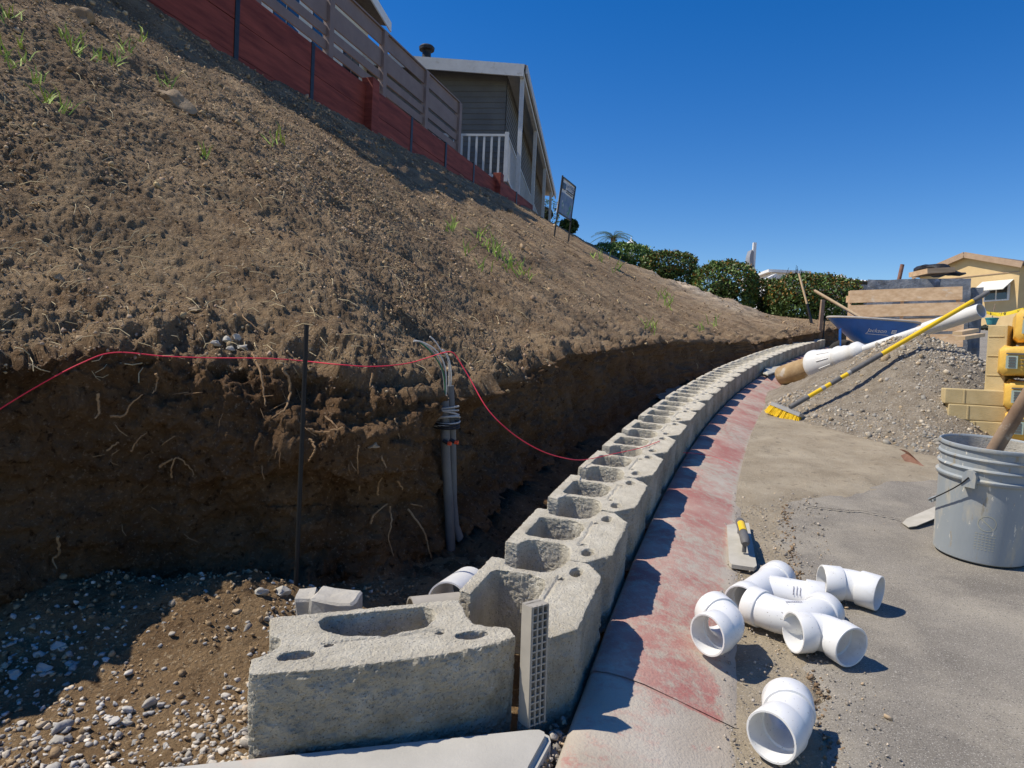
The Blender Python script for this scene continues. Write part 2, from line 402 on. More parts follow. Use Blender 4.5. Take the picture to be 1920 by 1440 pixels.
def scatter(name, pos, size, m, variants, tints, flatz=None, lowpoly=False):
    n = len(pos); Rm = rand_rot(n)
    V = []; Fc = []; T = []; off = 0
    vi = rng.integers(0, len(variants), n)
    for k, (P, fs) in enumerate(variants):
        ids = np.where(vi == k)[0]
        if len(ids) == 0: continue
        W = np.einsum('nij,vj->nvi', Rm[ids], P) * size[ids][:, None, None]
        if flatz: W[:, :, 2] *= flatz
        W += pos[ids][:, None, :]
        nv = len(P)
        V.append(W.reshape(-1, 3)); T.append(np.repeat(tints[ids], nv, axis=0))
        Fc.append((fs[None] + (np.arange(len(ids)) * nv)[:, None, None] + off).reshape(-1, 3)); off += len(ids) * nv
    V = np.concatenate(V); Fc = np.concatenate(Fc); T = np.concatenate(T)
    me = bpy.data.meshes.new(name)
    me.vertices.add(len(V)); me.vertices.foreach_set('co', V.astype(np.float32).ravel())
    me.loops.add(Fc.size); me.loops.foreach_set('vertex_index', Fc.astype(np.int32).ravel())
    me.polygons.add(len(Fc)); me.polygons.foreach_set('loop_start', np.arange(0, Fc.size, 3, dtype=np.int32))
    me.update(calc_edges=True)
    a = me.attributes.new('tint', 'FLOAT_COLOR', 'POINT'); cc = np.ones((len(V), 4), dtype=np.float32); cc[:, :3] = T
    a.data.foreach_set('color', cc.ravel())
    o = bpy.data.objects.new(name, me); C.objects.link(o); me.materials.append(m)
    return o
def stone_tints(n, warm=.0):
    b = rng.uniform(.55, 1.25, n)
    hue = rng.random(n)
    t = np.stack([b, b, b], -1)
    t[hue < .35] *= np.array([.88, .92, .98]); t[hue > .8] *= np.array([1.15, 1.0, .80]); t[(hue > .72) & (hue <= .8)] *= np.array([1.35, 1.3, 1.22])
    if warm: t *= np.array([1 + warm, 1, 1 - warm])
    return t

# ================================================================== LARGE STRUCTURE
# ------------------------------------------------------------------ path of the block wall (front edge of the blocks)
_cf = [(1105, 1075), (1177, 983), (1210, 910), (1245, 862), (1268, 829), (1287, 801), (1308, 777), (1320, 757), (1332, 743), (1346, 730), (1360, 719), (1372.5, 709), (1386, 701), (1398.5, 694), (1410, 687), (1420, 681), (1429, 677), (1485, 655), (1540, 638)]
_pp = np.array([G(a, b, .19)[:2] for a, b in _cf])
PC = np.polyfit(_pp[:, 1], _pp[:, 0], 3)
_y0 = 1.5
def wx(y):
    y = np.asarray(y, dtype=float)
    lo = np.polyval(PC, _y0) + np.polyval(np.polyder(PC), _y0) * (y - _y0)
    hi0 = 12.6
    hi = np.polyval(PC, hi0) + np.polyval(np.polyder(PC), hi0) * (y - hi0)
    return np.where(y < _y0, lo, np.where(y > hi0, hi, np.polyval(PC, np.clip(y, _y0, hi0))))
_ys = np.linspace(-3, 60, 12000)
_xs = wx(_ys)
_sl = np.concatenate([[0], np.cumsum(np.hypot(np.diff(_xs), np.diff(_ys)))])
def at_s(s):
    y = np.interp(s, _sl, _ys); x = wx(y)
    d = (wx(y + .01) - wx(y - .01)) / .02
    t = np.array([d, 1.0]) / math.hypot(d, 1)
    return float(x), float(y), t
def s_of_y(y): return float(np.interp(y, _ys, _sl))
def off_pt(y, d):
    """point at distance d to the road side of the wall front"""
    x, yy, t = at_s(s_of_y(y)); n = np.array([t[1], -t[0]])
    return x + n[0] * d, yy + n[1] * d

# ------------------------------------------------------------------ ground sheet out to the horizon
gx = np.concatenate([np.linspace(-400, -30, 12), np.linspace(-25, 45, 36), np.linspace(60, 400, 12)])
gy = np.concatenate([np.linspace(-60, 0, 8), np.linspace(2, 60, 30), np.linspace(80, 1500, 16)])
XX, YY = np.meshgrid(gx, gy, indexing='ij')
ZZ = np.minimum(SL * YY, 4.0) - .25
struct(grid_mesh('ground', np.stack([XX, YY, ZZ], -1).reshape(-1, 3), dust_m, len(gx), len(gy)))

# ------------------------------------------------------------------ asphalt road with a broken edge
ny = np.concatenate([np.linspace(-2, 4, 420), np.linspace(4.2, 40, 90), np.linspace(45, 90, 8)])
nd = np.concatenate([[0, 0], np.linspace(.0, .12, 10)[1:], np.linspace(.16, 3.2, 60), np.linspace(3.6, 45, 30)])
P = np.zeros((len(ny), len(nd), 3))
for i, y in enumerate(ny):
    ex, ey = off_pt(min(y, 55), .475)
    jit = .014 * math.sin(y * 31) + .010 * math.sin(y * 83 + 1) + .02 * math.sin(y * 9.7)
    for j, d in enumerate(nd):
        P[i, j] = (ex + jit + d, y, SL * min(y, 40) - (.035 if j == 0 else 0) - .012 * math.exp(-d / .02) )
Pf = P.reshape(-1, 3)
Pf[:, 2] += .006 * fbm(Pf * np.array([1.3, 1.3, 0]) + 5, 3, 3)
struct(grid_mesh('asphalt_road', Pf, asph, len(ny), len(nd)))

# crack across the asphalt
mb = MB()
cp = [G(a, b, .0075) for a, b in ((1512, 948), (1545, 952), (1590, 957), (1612, 957), (1650, 965), (1692, 975))]
pts = []
for i in range(len(cp) - 1):
    for k in range(8):
        t = k / 8; p = cp[i].lerp(cp[i + 1], t); pts.append(p + Vector((0, .006 * math.sin(len(pts) * 1.9) + .004 * math.sin(len(pts) * 4.1), 0)))
vs = []; fs = []
for i, p in enumerate(pts):
    hw = .0025 + .002 * abs(math.sin(i * 1.3)); vs += [p + Vector((0, hw, .0004)), p - Vector((0, hw, 0))]
    if i: fs.append((2 * i - 2, 2 * i - 1, 2 * i + 1, 2 * i))
mb.add(vs, fs); ck = mb.build('road_crack', mat('crack_dirt', (.035, .03, .025), (.10, .08, .06), 60), None); struct(ck)

# ------------------------------------------------------------------ gutter strip and rolled kerb
def ribbon(name, ys, prof, m, paintf=None, bump=.0, seed=0):
    P = np.zeros((len(ys), len(prof), 3)); pa = np.zeros((len(ys), len(prof)))
    for i, y in enumerate(ys):
        x, yy, t = at_s(s_of_y(y)); n = np.array([t[1], -t[0]])
        for j, (d, h) in enumerate(prof):
            P[i, j] = (x + n[0] * d, yy + n[1] * d, gz(yy + n[1] * d) + h)
            if paintf: pa[i, j] = paintf(y, d)
    Pf = P.reshape(-1, 3)
    if bump: Pf[:, 2] += bump * fbm(Pf * 14, 4, seed)
    o = grid_mesh(name, Pf, m, len(ys), len(prof))
    if paintf:
        a = o.data.attributes.new('paint', 'FLOAT', 'POINT'); a.data.foreach_set('value', pa.ravel().astype(np.float32))
    return struct(o)
ys = np.concatenate([np.linspace(.2, 4, 400), np.linspace(4.03, 22, 220)])
gutter = ribbon('gutter', ys, [(.20, -.03)] + [(.23 + .29 * k / 26, -.005 - .022 * math.exp(-((k - 21.8) / 1.1) ** 2)) for k in range(27)], dust_m, bump=.006, seed=4)
KP = [(.008, -.10), (.011, .044), (.020, .053), (.05, .055), (.08, .052), (.12, .045), (.16, .035), (.19, .027), (.22, .018), (.25, .009), (.275, .002), (.295, -.004), (.315, -.02)]
def paintf(y, d):
    p = 1.0 if d < .255 else max(0, 1 - (d - .255) / .04)
    if y < 1.40: p *= .60 * (1.0 if d < .19 else .6)
    else: p *= .90
    if d < .015: p *= .5
    return p
ribbon('kerb', np.linspace(.2, 1.43, 140), [(d, h - .0025) for d, h in KP], kerb_m, paintf, .0018, 9)
ribbon('kerb', np.concatenate([np.linspace(1.407, 5, 360), np.linspace(5.03, 22, 200)]), KP, kerb_m, paintf, .0018, 8)

# ------------------------------------------------------------------ dirt washed over the road in front of the pile
dy = np.linspace(2.55, 9.5, 220); dd = np.concatenate([np.linspace(.27, 3.2, 120), np.linspace(3.3, 5.5, 12)])
P = np.zeros((len(dy), len(dd), 3))
for i, y in enumerate(dy):
    ex, ey = off_pt(y, 0)
    for j, d in enumerate(dd):
        P[i, j] = (ex + d * 1.06, y, 0)
Pf = P.reshape(-1, 3)
f = (Pf[:, 1] - (2.92 + .50 * (Pf[:, 0] - 1.286))) + .18 * fbm(Pf * np.array([2.2, 2.2, 0]), 4, 21)
lft = 1 / (1 + np.exp(-f / .055))
Pf[:, 2] = SL * Pf[:, 1] - .014 + .026 * lft + .008 * fbm(Pf * np.array([9, 9, 0]), 4, 5) + .004 * fbm(Pf * np.array([34, 34, 0]), 3, 6) + .012 * np.clip(f, 0, 2) * .3
struct(grid_mesh('dirt', Pf, dust_m, len(dy), len(dd)))

# ------------------------------------------------------------------ hillside with its cut bank
def redw(i): return Vector((-2.746 + .377 * i, 6.74 + 1.157 * i, 3.56 + .055 * max(i, 0) + .004 * max(i, 0) ** 2))
ST = []   # (lip, crest)
def st(lip, crest): ST.append((Vector(lip), Vector(crest)))
st((-2.35, .30, .80), redw(-5.2)); st((-1.72, .95, .80), redw(-4.2)); st((-1.42, 1.34, .80), redw(-3.2))
st(D(0, 690, 1.66), redw(-2.4)); st(D(200, 668, 1.79), redw(-1.8)); st(D(400, 688, 1.89), redw(-1.0)); st(D(600, 703, 1.96), redw(-.2))
st(D(740, 742, 2.07), redw(.5)); st(D(852, 742, 2.42), redw(1.0)); st(D(900, 728, 2.75), redw(1.6)); st(D(962, 710, 3.2), redw(2.5))
st(D(1040, 668, 3.8), redw(3.5)); st(D(1130, 656, 4.65), redw(4.7)); st(D(1250, 641, 6.6), redw(6.6)); st(D(1330, 641, 8.0), D(1040, 420, 16.6))
st(D(1410, 640, 9.5), D(1112, 463, 18.3)); st(D(1500, 628, 11.5), D(1220, 522, 18.6)); st(D(1552, 620, 13.6), D(1400, 586, 17.4)); st(D(1590, 612, 16.0), D(1560, 600, 18.0)); st(D(1640, 608, 20.0), D(1680, 590, 24))
lip = np.array([s[0][:] for s in ST]); crest = np.array([s[1][:] for s in ST])
ns = len(ST)
def roadward(k):
    if k <= 2: return np.array([.95, -.3])
    if k <= 7: return np.array([.30, -.95])
    if k == 8: return np.array([.6, -.8])
    return np.array([.93, -.36])
base = lip.copy(); mid = lip.copy(); und = lip.copy(); floor_ = lip.copy()
for k in range(ns):
    rw = roadward(k)
    bo = -.015 if k <= 7 else .10
    base[k, :2] = lip[k, :2] + rw * bo; base[k, 2] = SL * base[k, 1] - .03
    h = lip[k, 2] - base[k, 2]
    mid[k, :2] = lip[k, :2] + rw * (-.02 if k <= 7 else .05); mid[k, 2] = base[k, 2] + .38 * h
    und[k, :2] = lip[k, :2] + rw * (.02 if k not in (4, 5, 6, 7) else (.04, .07, .09, .08)[k - 4]); und[k, 2] = lip[k, 2] - (min(.10, .25 * h) if k not in (4, 5, 6, 7) else (.10, .16, .20, .16)[k - 4])
    floor_[k, :2] = base[k, :2] + rw * (.12 if k <= 7 else .7); floor_[k, 2] = SL * floor_[k, 1] - .07
q1 = lip * .86 + crest * .14; q1[:, 2] += .02
q2 = lip * .5 + crest * .5; q2[:, 2] += .05
back1 = crest.copy(); back1[:, 0] -= 2.5; back1[:, 1] += .8; back1[:, 2] += .05
back2 = crest.copy(); back2[:, 0] -= 45; back2[:, 1] += 16; back2[:, 2] += .4
for k in range(ns):
    if k >= 15: back1[k, :2] = crest[k, :2] + np.array([-.5, 3.0]); back2[k] = crest[k] + np.array([-2, 25, .5 + .3 * (k - 14)])
curves = [floor_, base, mid, und, lip, q1, q2, crest, back1, back2]
rows = [8, 46, 48, 26, 60, 165, 140, 14, 6]
def catmull(A, t):
    n = len(A); i = np.clip(np.floor(t).astype(int), 0, n - 2); f = (t - i)[:, None]
    p0 = A[np.clip(i - 1, 0, n - 1)]; p1 = A[i]; p2 = A[i + 1]; p3 = A[np.clip(i + 2, 0, n - 1)]
    return .5 * ((2 * p1) + (-p0 + p2) * f + (2 * p0 - 5 * p1 + 4 * p2 - p3) * f ** 2 + (-p0 + 3 * p1 - 3 * p2 + p3) * f ** 3)
ut = np.concatenate([np.linspace(0, 2.2, 40)[:-1], np.linspace(2.2, 8.5, 400)[:-1], np.linspace(8.5, 13, 210)[:-1], np.linspace(13, ns - 1.001, 110)])
cu = [catmull(c, ut) for c in curves]
R_ = []; vv = []
for k, r in enumerate(rows):
    last = k == len(rows) - 1
    for a in range(r + (1 if last else 0)):
        t = a / r; R_.append(cu[k] * (1 - t) + cu[k + 1] * t); vv.append(k + t)
S = np.stack(R_, 1)          # (nu, nv, 3)
vv = np.array(vv)
nu, nv = S.shape[:2]
du = np.gradient(S, axis=0); dv = np.gradient(S, axis=1)
N = np.cross(du, dv); N /= (np.linalg.norm(N, axis=2, keepdims=True) + 1e-9)
if N[300, 300, 2] < 0: N = -N
Sf = S.reshape(-1, 3); Nf = N.reshape(-1, 3)
V2 = np.tile(vv, nu)
dist = np.linalg.norm(Sf - np.array([0, 0, .8]), axis=1)
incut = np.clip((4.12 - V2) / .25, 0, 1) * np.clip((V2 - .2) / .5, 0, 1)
inslope = np.clip((V2 - 3.9) / .3, 0, 1) * np.clip((7.6 - V2) / .6, 0, 1)
edge = np.exp(-((V2 - 3.9) / .55) ** 2)
n_big = fbm(Sf * 1.5, 3, 31); n_mid = fbm(Sf * 5.5, 4, 37); n_sm = fbm(Sf * 19, 4, 41, .6); n_ti = fbm(Sf * 60, 3, 47, .6)
rid = 1 - np.abs(fbm(Sf * 9, 3, 53)) * 2
far = np.clip((dist - 2.5) / 6, 0, 1)
disp = inslope * (.055 * n_big + .012 * n_mid + .003 * n_sm + .012 * n_ti * (1 - .3 * far) + .004 * n_sm * far + .012 * np.clip(fbm(Sf * 14, 3, 83) - .22, 0, 1))
disp += incut * (.060 * n_big + .065 * n_mid + .040 * n_sm + .012 * n_ti - .09 * np.clip(fbm(Sf * np.array([2.5, 2.5, 7]), 3, 88) - .1, 0, 1))
near_e = np.clip((3.2 - dist) / .6, 0, 1)
disp += edge * (.050 * n_mid + .045 * rid * .5 + .025 * n_sm + .05 * fbm(Sf * 3.2, 2, 77))
disp += edge * near_e * (.055 * np.abs(fbm(Sf * 6.5, 3, 79)) + .022 * np.abs(fbm(Sf * 22, 3, 81)) + .008 * fbm(Sf * 85, 2, 82))
sa_ = Sf[:, 0] * .31 + Sf[:, 1] * .95; sb_ = Sf[:, 0] * .94 - Sf[:, 1] * .34
disp += inslope * .036 * fbm(np.stack([sa_ * 4.2, sb_ * .5, Sf[:, 2] * .3], -1), 3, 101)
# holes and footprints on the slope
disp -= inslope * .03 * np.clip(fbm(Sf * 3.1, 3, 71) - .30, 0, 1) * 3
spo = np.exp(-(((Sf[:, 0] - 3.8) / 1.15) ** 2 + ((Sf[:, 1] - 14.9) / 2.4) ** 2)) * np.clip(.75 + n_big * 1.6, 0, 1) * (V2 > 4.2) * (V2 < 7.3)
disp += spo * (.13 + .12 * fbm(Sf * 1.9, 3, 201) + .03 * fbm(Sf * 9, 3, 202))
Sf = Sf + Nf * disp[:, None]
wet_shade = np.clip(incut * 1.15 - .25 * (n_mid + .2), 0, 1)  # moist fresh-cut soil tone, deepened so the bank's shade is in the colour
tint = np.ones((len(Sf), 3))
tint *= (1 - wet_shade[:, None]) + wet_shade[:, None] * np.array([.60, .52, .47])
tint *= 1 + spo[:, None] * np.array([.85, 1.15, 1.65])
stk_a = Sf[:, 0] * .31 + Sf[:, 1] * .95; stk_b_ = Sf[:, 0] * .94 - Sf[:, 1] * .34
streak = fbm(np.stack([stk_a * 5.5, stk_b_ * .55, Sf[:, 2] * .3], -1), 4, 101)
tint *= (1 + .10 * n_big[:, None] + (inslope * .36 * streak)[:, None])
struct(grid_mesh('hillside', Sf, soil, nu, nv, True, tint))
HS = Sf.reshape(nu, nv, 3); HN = Nf.reshape(nu, nv, 3)
from mathutils.bvhtree import BVHTree
_st = 3
_hs = HS[::_st, 9:-9:_st]; _a, _b = _hs.shape[:2]
_ix = np.arange(_a * _b).reshape(_a, _b)
_q = np.stack([_ix[:-1, :-1], _ix[1:, :-1], _ix[1:, 1:], _ix[:-1, 1:]], -1).reshape(-1, 4)
BV = BVHTree.FromPolygons([Vector(p) for p in _hs.reshape(-1, 3)], [tuple(int(k) for k in f) for f in _q])
def hill_at(px, py):
    d = ray(px, py).normalized()
    h = BV.ray_cast(Vector((0, 0, CAMH)), d)
    if h[0] is None: return None, None
    n = h[1]
    if n.dot(d) > 0: n = -n
    return h[0], n

# small clods lying on the hillside
def clods():
    pos = []; size = []; tn = []
    # even in picture terms: choose random grid vertices weighted towards the near rows
    ui = rng.integers(40, nu - 10, 54000); vi = rng.integers(124, nv - 32, 54000)
    p = HS[ui, vi]; d = np.linalg.norm(p - np.array([0, 0, .8]), axis=1)
    px = p[:, 0] / np.maximum(p[:, 1], .3)
    dens = np.clip(.55 + 1.3 * fbm(p * np.array([1.7, 1.7, 1.7]), 3, 131), .08, 1)
    keep = (p[:, 1] > .8) & (px > -.86) & (px < .5) & (rng.random(len(p)) < dens)
    p = p[keep]; d = d[keep]; nrm = HN[ui, vi][keep]
    s = .0029 * np.exp(rng.normal(0, .55, len(p))) * (d / 2.2) ** .55
    big = rng.random(len(p)) < .02
    s[big] *= 1.5
    pos = p + nrm * s[:, None] * .3 + rng.normal(0, .004, p.shape)
    b = rng.uniform(.5, 1.45, len(p))
    tn = np.stack([b, b * rng.uniform(.95, 1.05, len(p)), b * rng.uniform(.88, 1.08, len(p))], -1)
    return scatter('soil_clods', pos, s, clod, RV0, tn)
stuff(clods(), 'loose brown soil crumbs strewn over the bare slope', 'soil')

# ------------------------------------------------------------------ floor of the cut beside the corner block
fx = np.linspace(-2.4, .05, 250); fy = np.linspace(.55, 2.35, 190)
XX, YY = np.meshgrid(fx, fy, indexing='ij')
Pf = np.stack([XX, YY, np.zeros_like(XX)], -1).reshape(-1, 3)
def gauss(x0, y0, rx, ry, a): return a * np.exp(-((Pf[:, 0] - x0) / rx) ** 2 - ((Pf[:, 1] - y0) / ry) ** 2)
mound = gauss(-.74, 1.66, .30, .18, .065) + gauss(-.60, 1.76, .14, .10, .055) + gauss(-1.15, 1.75, .3, .2, .05) + gauss(-.2, 1.75, .2, .2, -.02)
Pf[:, 2] = SL * Pf[:, 1] - .035 + mound + .018 * fbm(Pf * np.array([4, 4, 0]), 3, 60) + (.012 + .10 * np.clip(mound, 0, .1)) * fbm(Pf * np.array([17, 17, 0]), 4, 61, .6) + .006 * fbm(Pf * np.array([60, 60, 0]), 3, 62)
tn = np.ones((len(Pf), 3)) * np.array([1.0, .95, .86]) * (1 + .12 * fbm(Pf * 3, 3, 64))[:, None]
struct(grid_mesh('cut_floor', Pf, soil, len(fx), len(fy), True, tn))
FZ = Pf[:, 2].reshape(len(fx), len(fy))
def floor_z(x, y):
    i = np.clip(((x + 2.4) / 2.45 * 249), 0, 249).astype(int); j = np.clip(((y - .55) / 1.8 * 189), 0, 189).astype(int)
    return FZ[i, j]
n = 15000
x = rng.uniform(-1.55, -.30, n); y = rng.uniform(.95, 1.95, n)
dens = np.clip(1.35 - (y - 1.06) / .26, .03, 1) + .9 * np.exp(-((x + .44) / .07) ** 2) * (y < 1.75) + .5 * np.exp(-((x + 1.1) / .25) ** 2 - ((y - 1.48) / .1) ** 2)
k = rng.random(n) < dens
x = x[k]; y = y[k]
s = .0056 * np.exp(rng.normal(0, .46, len(x)))
RV2 = [rock_variant(i + 40, 2, .5 + .1 * (i % 3), 14) for i in range(9)]
bg = s > .0075
stuff(scatter('gravel', np.stack([x, y, floor_z(x, y) + s * .25], -1)[bg], s[bg], gravel, RV2, stone_tints(int(bg.sum())) * 1.3, .75), 'coarse grey crushed gravel on the dirt beside the corner block', 'gravel')
bg = ~bg
stuff(scatter('fine_gravel', np.stack([x, y, floor_z(x, y) + s * .25], -1)[bg], s[bg], gravel, RV, stone_tints(int(bg.sum())) * 1.3, .8), 'fine grey gravel between the coarse stones beside the corner block', 'gravel')
n = 5500
x = rng.uniform(-1.7, -.25, n); y = rng.uniform(1.0, 2.0, n); s = .0032 * np.exp(rng.normal(0, .5, n))
b = rng.uniform(.7, 1.25, n)
stuff(scatter('soil_crumbs', np.stack([x, y, floor_z(x, y) + s * .3], -1), s, clod, RV0, np.stack([b, b * .97, b * .88], -1)), 'fine brown soil crumbs on the floor of the cut', 'soil')

# ================================================================== BLOCK WALL
def block_mesh(voxel, seed, corner=False, cut=False):
    half = [(.132, 0), (.196, .044), (.200, .052), (.200, .090), (.160, .095), (.122, .108), (.107, .128), (.105, .195), (.116, .216), (.150, .226), (.150, .262)]
    lefth = half
    if corner: half = [(.045, .0005), (.10, .005), (.155, .014), (.205, .034), (.205, .070), (.168, .084), (.150, .100), (.146, .130), (.150, .206)]; lefth = [(.045, .0), (.13, .004), (.198, .012), (.205, .020), (.203, .062), (.178, .076), (.162, .096), (.160, .120), (.176, .136), (.176, .206)]
    outer = [(x, y) for x, y in half] + [(-x, y) for x, y in reversed(lefth)]
    core = [(-.072, .232), (-.080, .224), (-.082, .140), (-.066, .114), (-.035, .103), (.035, .103), (.066, .114), (.082, .140), (.080, .224), (.072, .232)]
    if corner: core = [(-.098, .172), (-.096, .140), (-.065, .108), (0, .092), (.065, .104), (.092, .132), (.094, .172), (.082, .188), (-.086, .188)]
    if cut:
        outer = half + [(-.055, .262), (-.060, .234), (.066, .232), (.080, .224), (.082, .140), (.066, .114), (.030, .104), (-.12, .100), (-.19, .088), (-.196, .050), (-.128, 0)]
    def ell(cx, cy, a, b, n=12): return [(cx + a * math.cos(2 * math.pi * k / n), cy + b * math.sin(2 * math.pi * k / n)) for k in range(n)]
    holes = [core, ell(.137, .058, .028, .014), ell(-.137, .058, .028, .014), ell(.088, .080, .008, .007, 8), ell(-.088, .080, .008, .007, 8)]
    if cut: holes = [holes[1], holes[3]]
    bm = bmesh.new()
    for lp in [outer] + holes:
        vs = [bm.verts.new((x, y, 0)) for x, y in lp]
        for i in range(len(vs)): bm.edges.new((vs[i], vs[(i + 1) % len(vs)]))
    bmesh.ops.triangle_fill(bm, use_beauty=True, use_dissolve=False, edges=bm.edges[:])
    r = bmesh.ops.extrude_face_region(bm, geom=bm.faces[:])
    for v in r['geom']:
        if isinstance(v, bmesh.types.BMVert): v.co.z += .19
    bmesh.ops.recalc_face_normals(bm, faces=bm.faces[:])
    me = bpy.data.meshes.new('tmp'); bm.to_mesh(me); bm.free()
    o = bpy.data.objects.new('tmp', me); C.objects.link(o)
    md = o.modifiers.new('r', 'REMESH'); md.mode = 'VOXEL'; md.voxel_size = voxel; md.use_smooth_shade = True
    dg = bpy.context.evaluated_depsgraph_get(); dg.update()
    m2 = bpy.data.meshes.new_from_object(o.evaluated_get(dg))
    bpy.data.objects.remove(o); bpy.data.meshes.remove(me)
    n = len(m2.vertices)
    co = np.zeros(n * 3, np.float32); m2.vertices.foreach_get('co', co); co = co.reshape(-1, 3).astype(float)
    nm = np.zeros(n * 3, np.float32); m2.vertices.foreach_get('normal', nm); nm = nm.reshape(-1, 3).astype(float)
    q = co + seed * 3.1
    d = .0012 * fbm(q * 70, 3, seed) + .0011 * vnoise(q * 230, seed + 3) - .0030 * np.clip(vnoise(q * 150, seed + 9) - .45, 0, 1)
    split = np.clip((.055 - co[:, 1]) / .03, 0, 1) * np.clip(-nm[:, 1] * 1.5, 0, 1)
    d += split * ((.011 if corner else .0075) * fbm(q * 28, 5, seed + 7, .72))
    # crumbled arrises
    topd = np.clip(1 - (.19 - co[:, 2]) / .012, 0, 1) * np.clip(1 - np.abs(nm[:, 2]), 0, 1)
    d -= topd * (.009 if corner else .007) * np.clip(fbm(q * 60, 3, seed + 11, .7) + .18, 0, 1)
    # the split line behind the pin holes
    gr = np.exp(-((co[:, 1] - .088 - .002 * vnoise(q * 60, seed)) / .0028) ** 2) * (np.abs(co[:, 0]) < .1) * (nm[:, 2] > .7)
    co = co + nm * d[:, None]; co[:, 2] -= gr * .004
    m2.vertices.foreach_set('co', co.astype(np.float32).ravel()); m2.update()
    a = m2.attributes.new('tint', 'FLOAT_COLOR', 'POINT'); cc = np.ones((n, 4), np.float32)
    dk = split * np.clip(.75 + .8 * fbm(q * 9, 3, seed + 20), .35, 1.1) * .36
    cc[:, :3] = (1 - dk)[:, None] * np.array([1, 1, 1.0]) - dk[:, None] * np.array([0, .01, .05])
    cc[:, :3] *= (1 + .10 * fbm(q * 30, 3, seed + 30))[:, None]
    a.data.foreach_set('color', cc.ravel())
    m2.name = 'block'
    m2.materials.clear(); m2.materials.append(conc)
    m2.polygons.foreach_set('use_smooth', [False] * len(m2.polygons))
    return m2
near_b = [block_mesh(.0038, 1), block_mesh(.0040, 2), block_mesh(.0042, 3)]
corner_b = block_mesh(.0032, 6, True)
cut_b = block_mesh(.0035, 8, False, True)
far_b = [block_mesh(.0085, 4), block_mesh(.0085, 5)]
wall = thing('retaining_wall', 'curving first course of hollow grey concrete retaining wall blocks behind the red kerb', 'block wall', (0, 1.2, .12))
wb = Vector(BASE[wall.name])
def put_block(me, x, y, ang, dz=0.0, tilt=0.0):
    o = bpy.data.objects.new('block', me); C.objects.link(o); o.parent = wall
    M = gmat(x, y, dz, ang)
    M = M @ Matrix.Rotation(tilt, 4, 'X')
    o.matrix_parent_inverse = Matrix.Identity(4)
    o.matrix_local = Matrix.Translation(-wb) @ M
    return o
cb = put_block(corner_b, -.177 + .004, 1.163 - .002, math.radians(18.8))
cb.scale = (1.085, 1.0, 1.0)
cb['label'] = 'corner block turned across the end of the row, its rough face to the viewer'
s0 = s_of_y(float(_pp[0, 1])) - .125
blocks = []
PITCHB = .4035
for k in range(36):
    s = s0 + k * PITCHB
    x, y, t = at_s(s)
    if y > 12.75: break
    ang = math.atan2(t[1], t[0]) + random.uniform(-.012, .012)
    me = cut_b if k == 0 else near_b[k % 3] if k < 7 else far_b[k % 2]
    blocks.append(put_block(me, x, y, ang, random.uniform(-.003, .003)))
# two yellow pins stand in one block
for px, py in ((1377, 697), (1387, 691)):
    p = G(px, py, .19); bk = min(blocks, key=lambda b: (b.matrix_local.translation + wb - p).length)
    mb = MB().tube([p - Vector((0, 0, .03)), p + Vector((0, 0, .062))], .0065, 8)
    vs = [(bk.matrix_local.inverted() @ (Vector(v) - wb)) for v in mb.v]; mb.v = [tuple(v) for v in vs]
    mb.build('pin', pin_m, bk, shift=(0, 0, 0))

# ------------------------------------------------------------------ grey lattice drain strip at the corner
gp = D(976, 1338, 1.215)
t2 = at_s(s_of_y(1.3))[2]
ax = Vector((.78, .62, .03)).normalized()
M = Matrix((ax, Vector((-ax.y, ax.x, 0)).normalized(), Vector((0, 0, 1)))).transposed().to_4x4(); M = Matrix.Translation(gp + Vector((.010, -.004, -.02))) @ M
dr = thing('drain_strip', 'grey plastic lattice drain strip standing upright between the corner block and the row', 'drain strip', M=M)
MB().box((.019, .016, .105), (.036, .012, .21)).box((.0005, .004, .105), (.003, .022, .21)).box((.0375, .004, .105), (.003, .022, .21)).box((.019, .004, .2085), (.036, .022, .003)).build('back_shell', grid_m, dr, shift=(0, 0, 0))
mb = MB()
for k in range(4): mb.box((.002 + .0114 * k, -.005, .105), (.0026, .006, .21))
for k in range(17): mb.box((.019, -.0045, .0015 + .0129 * k), (.036, .005, .0026))
mb.build('lattice', grid_m, dr, shift=(0, 0, 0))

# ------------------------------------------------------------------ slab in front of the corner block
poly = [(-1.5, .85), (-.555, 1.046), (.055, 1.194), (.075, 1.196), (.090, 1.186), (.092, 1.17), (.062, 1.09), (.02, .93), (-.2, .75), (-1.5, .5)]
bm = bmesh.new()
vs = [bm.verts.new((x, y, gz(y, .062))) for x, y in poly]
f = bm.faces.new(vs)
r = bmesh.ops.extrude_face_region(bm, geom=[f])
for v in r['geom']:
    if isinstance(v, bmesh.types.BMVert): v.co.z -= .2
bmesh.ops.recalc_face_normals(bm, faces=bm.faces[:])
te = [e for e in bm.edges if all(v.co.z > gz(v.co.y, 0) for v in e.verts)]
bmesh.ops.bevel(bm, geom=te, offset=.010, segments=3, affect='EDGES')
me = bpy.data.meshes.new('concrete_slab'); bm.to_mesh(me); bm.free()
struct(link('concrete_slab', me, slab_m, None, False))

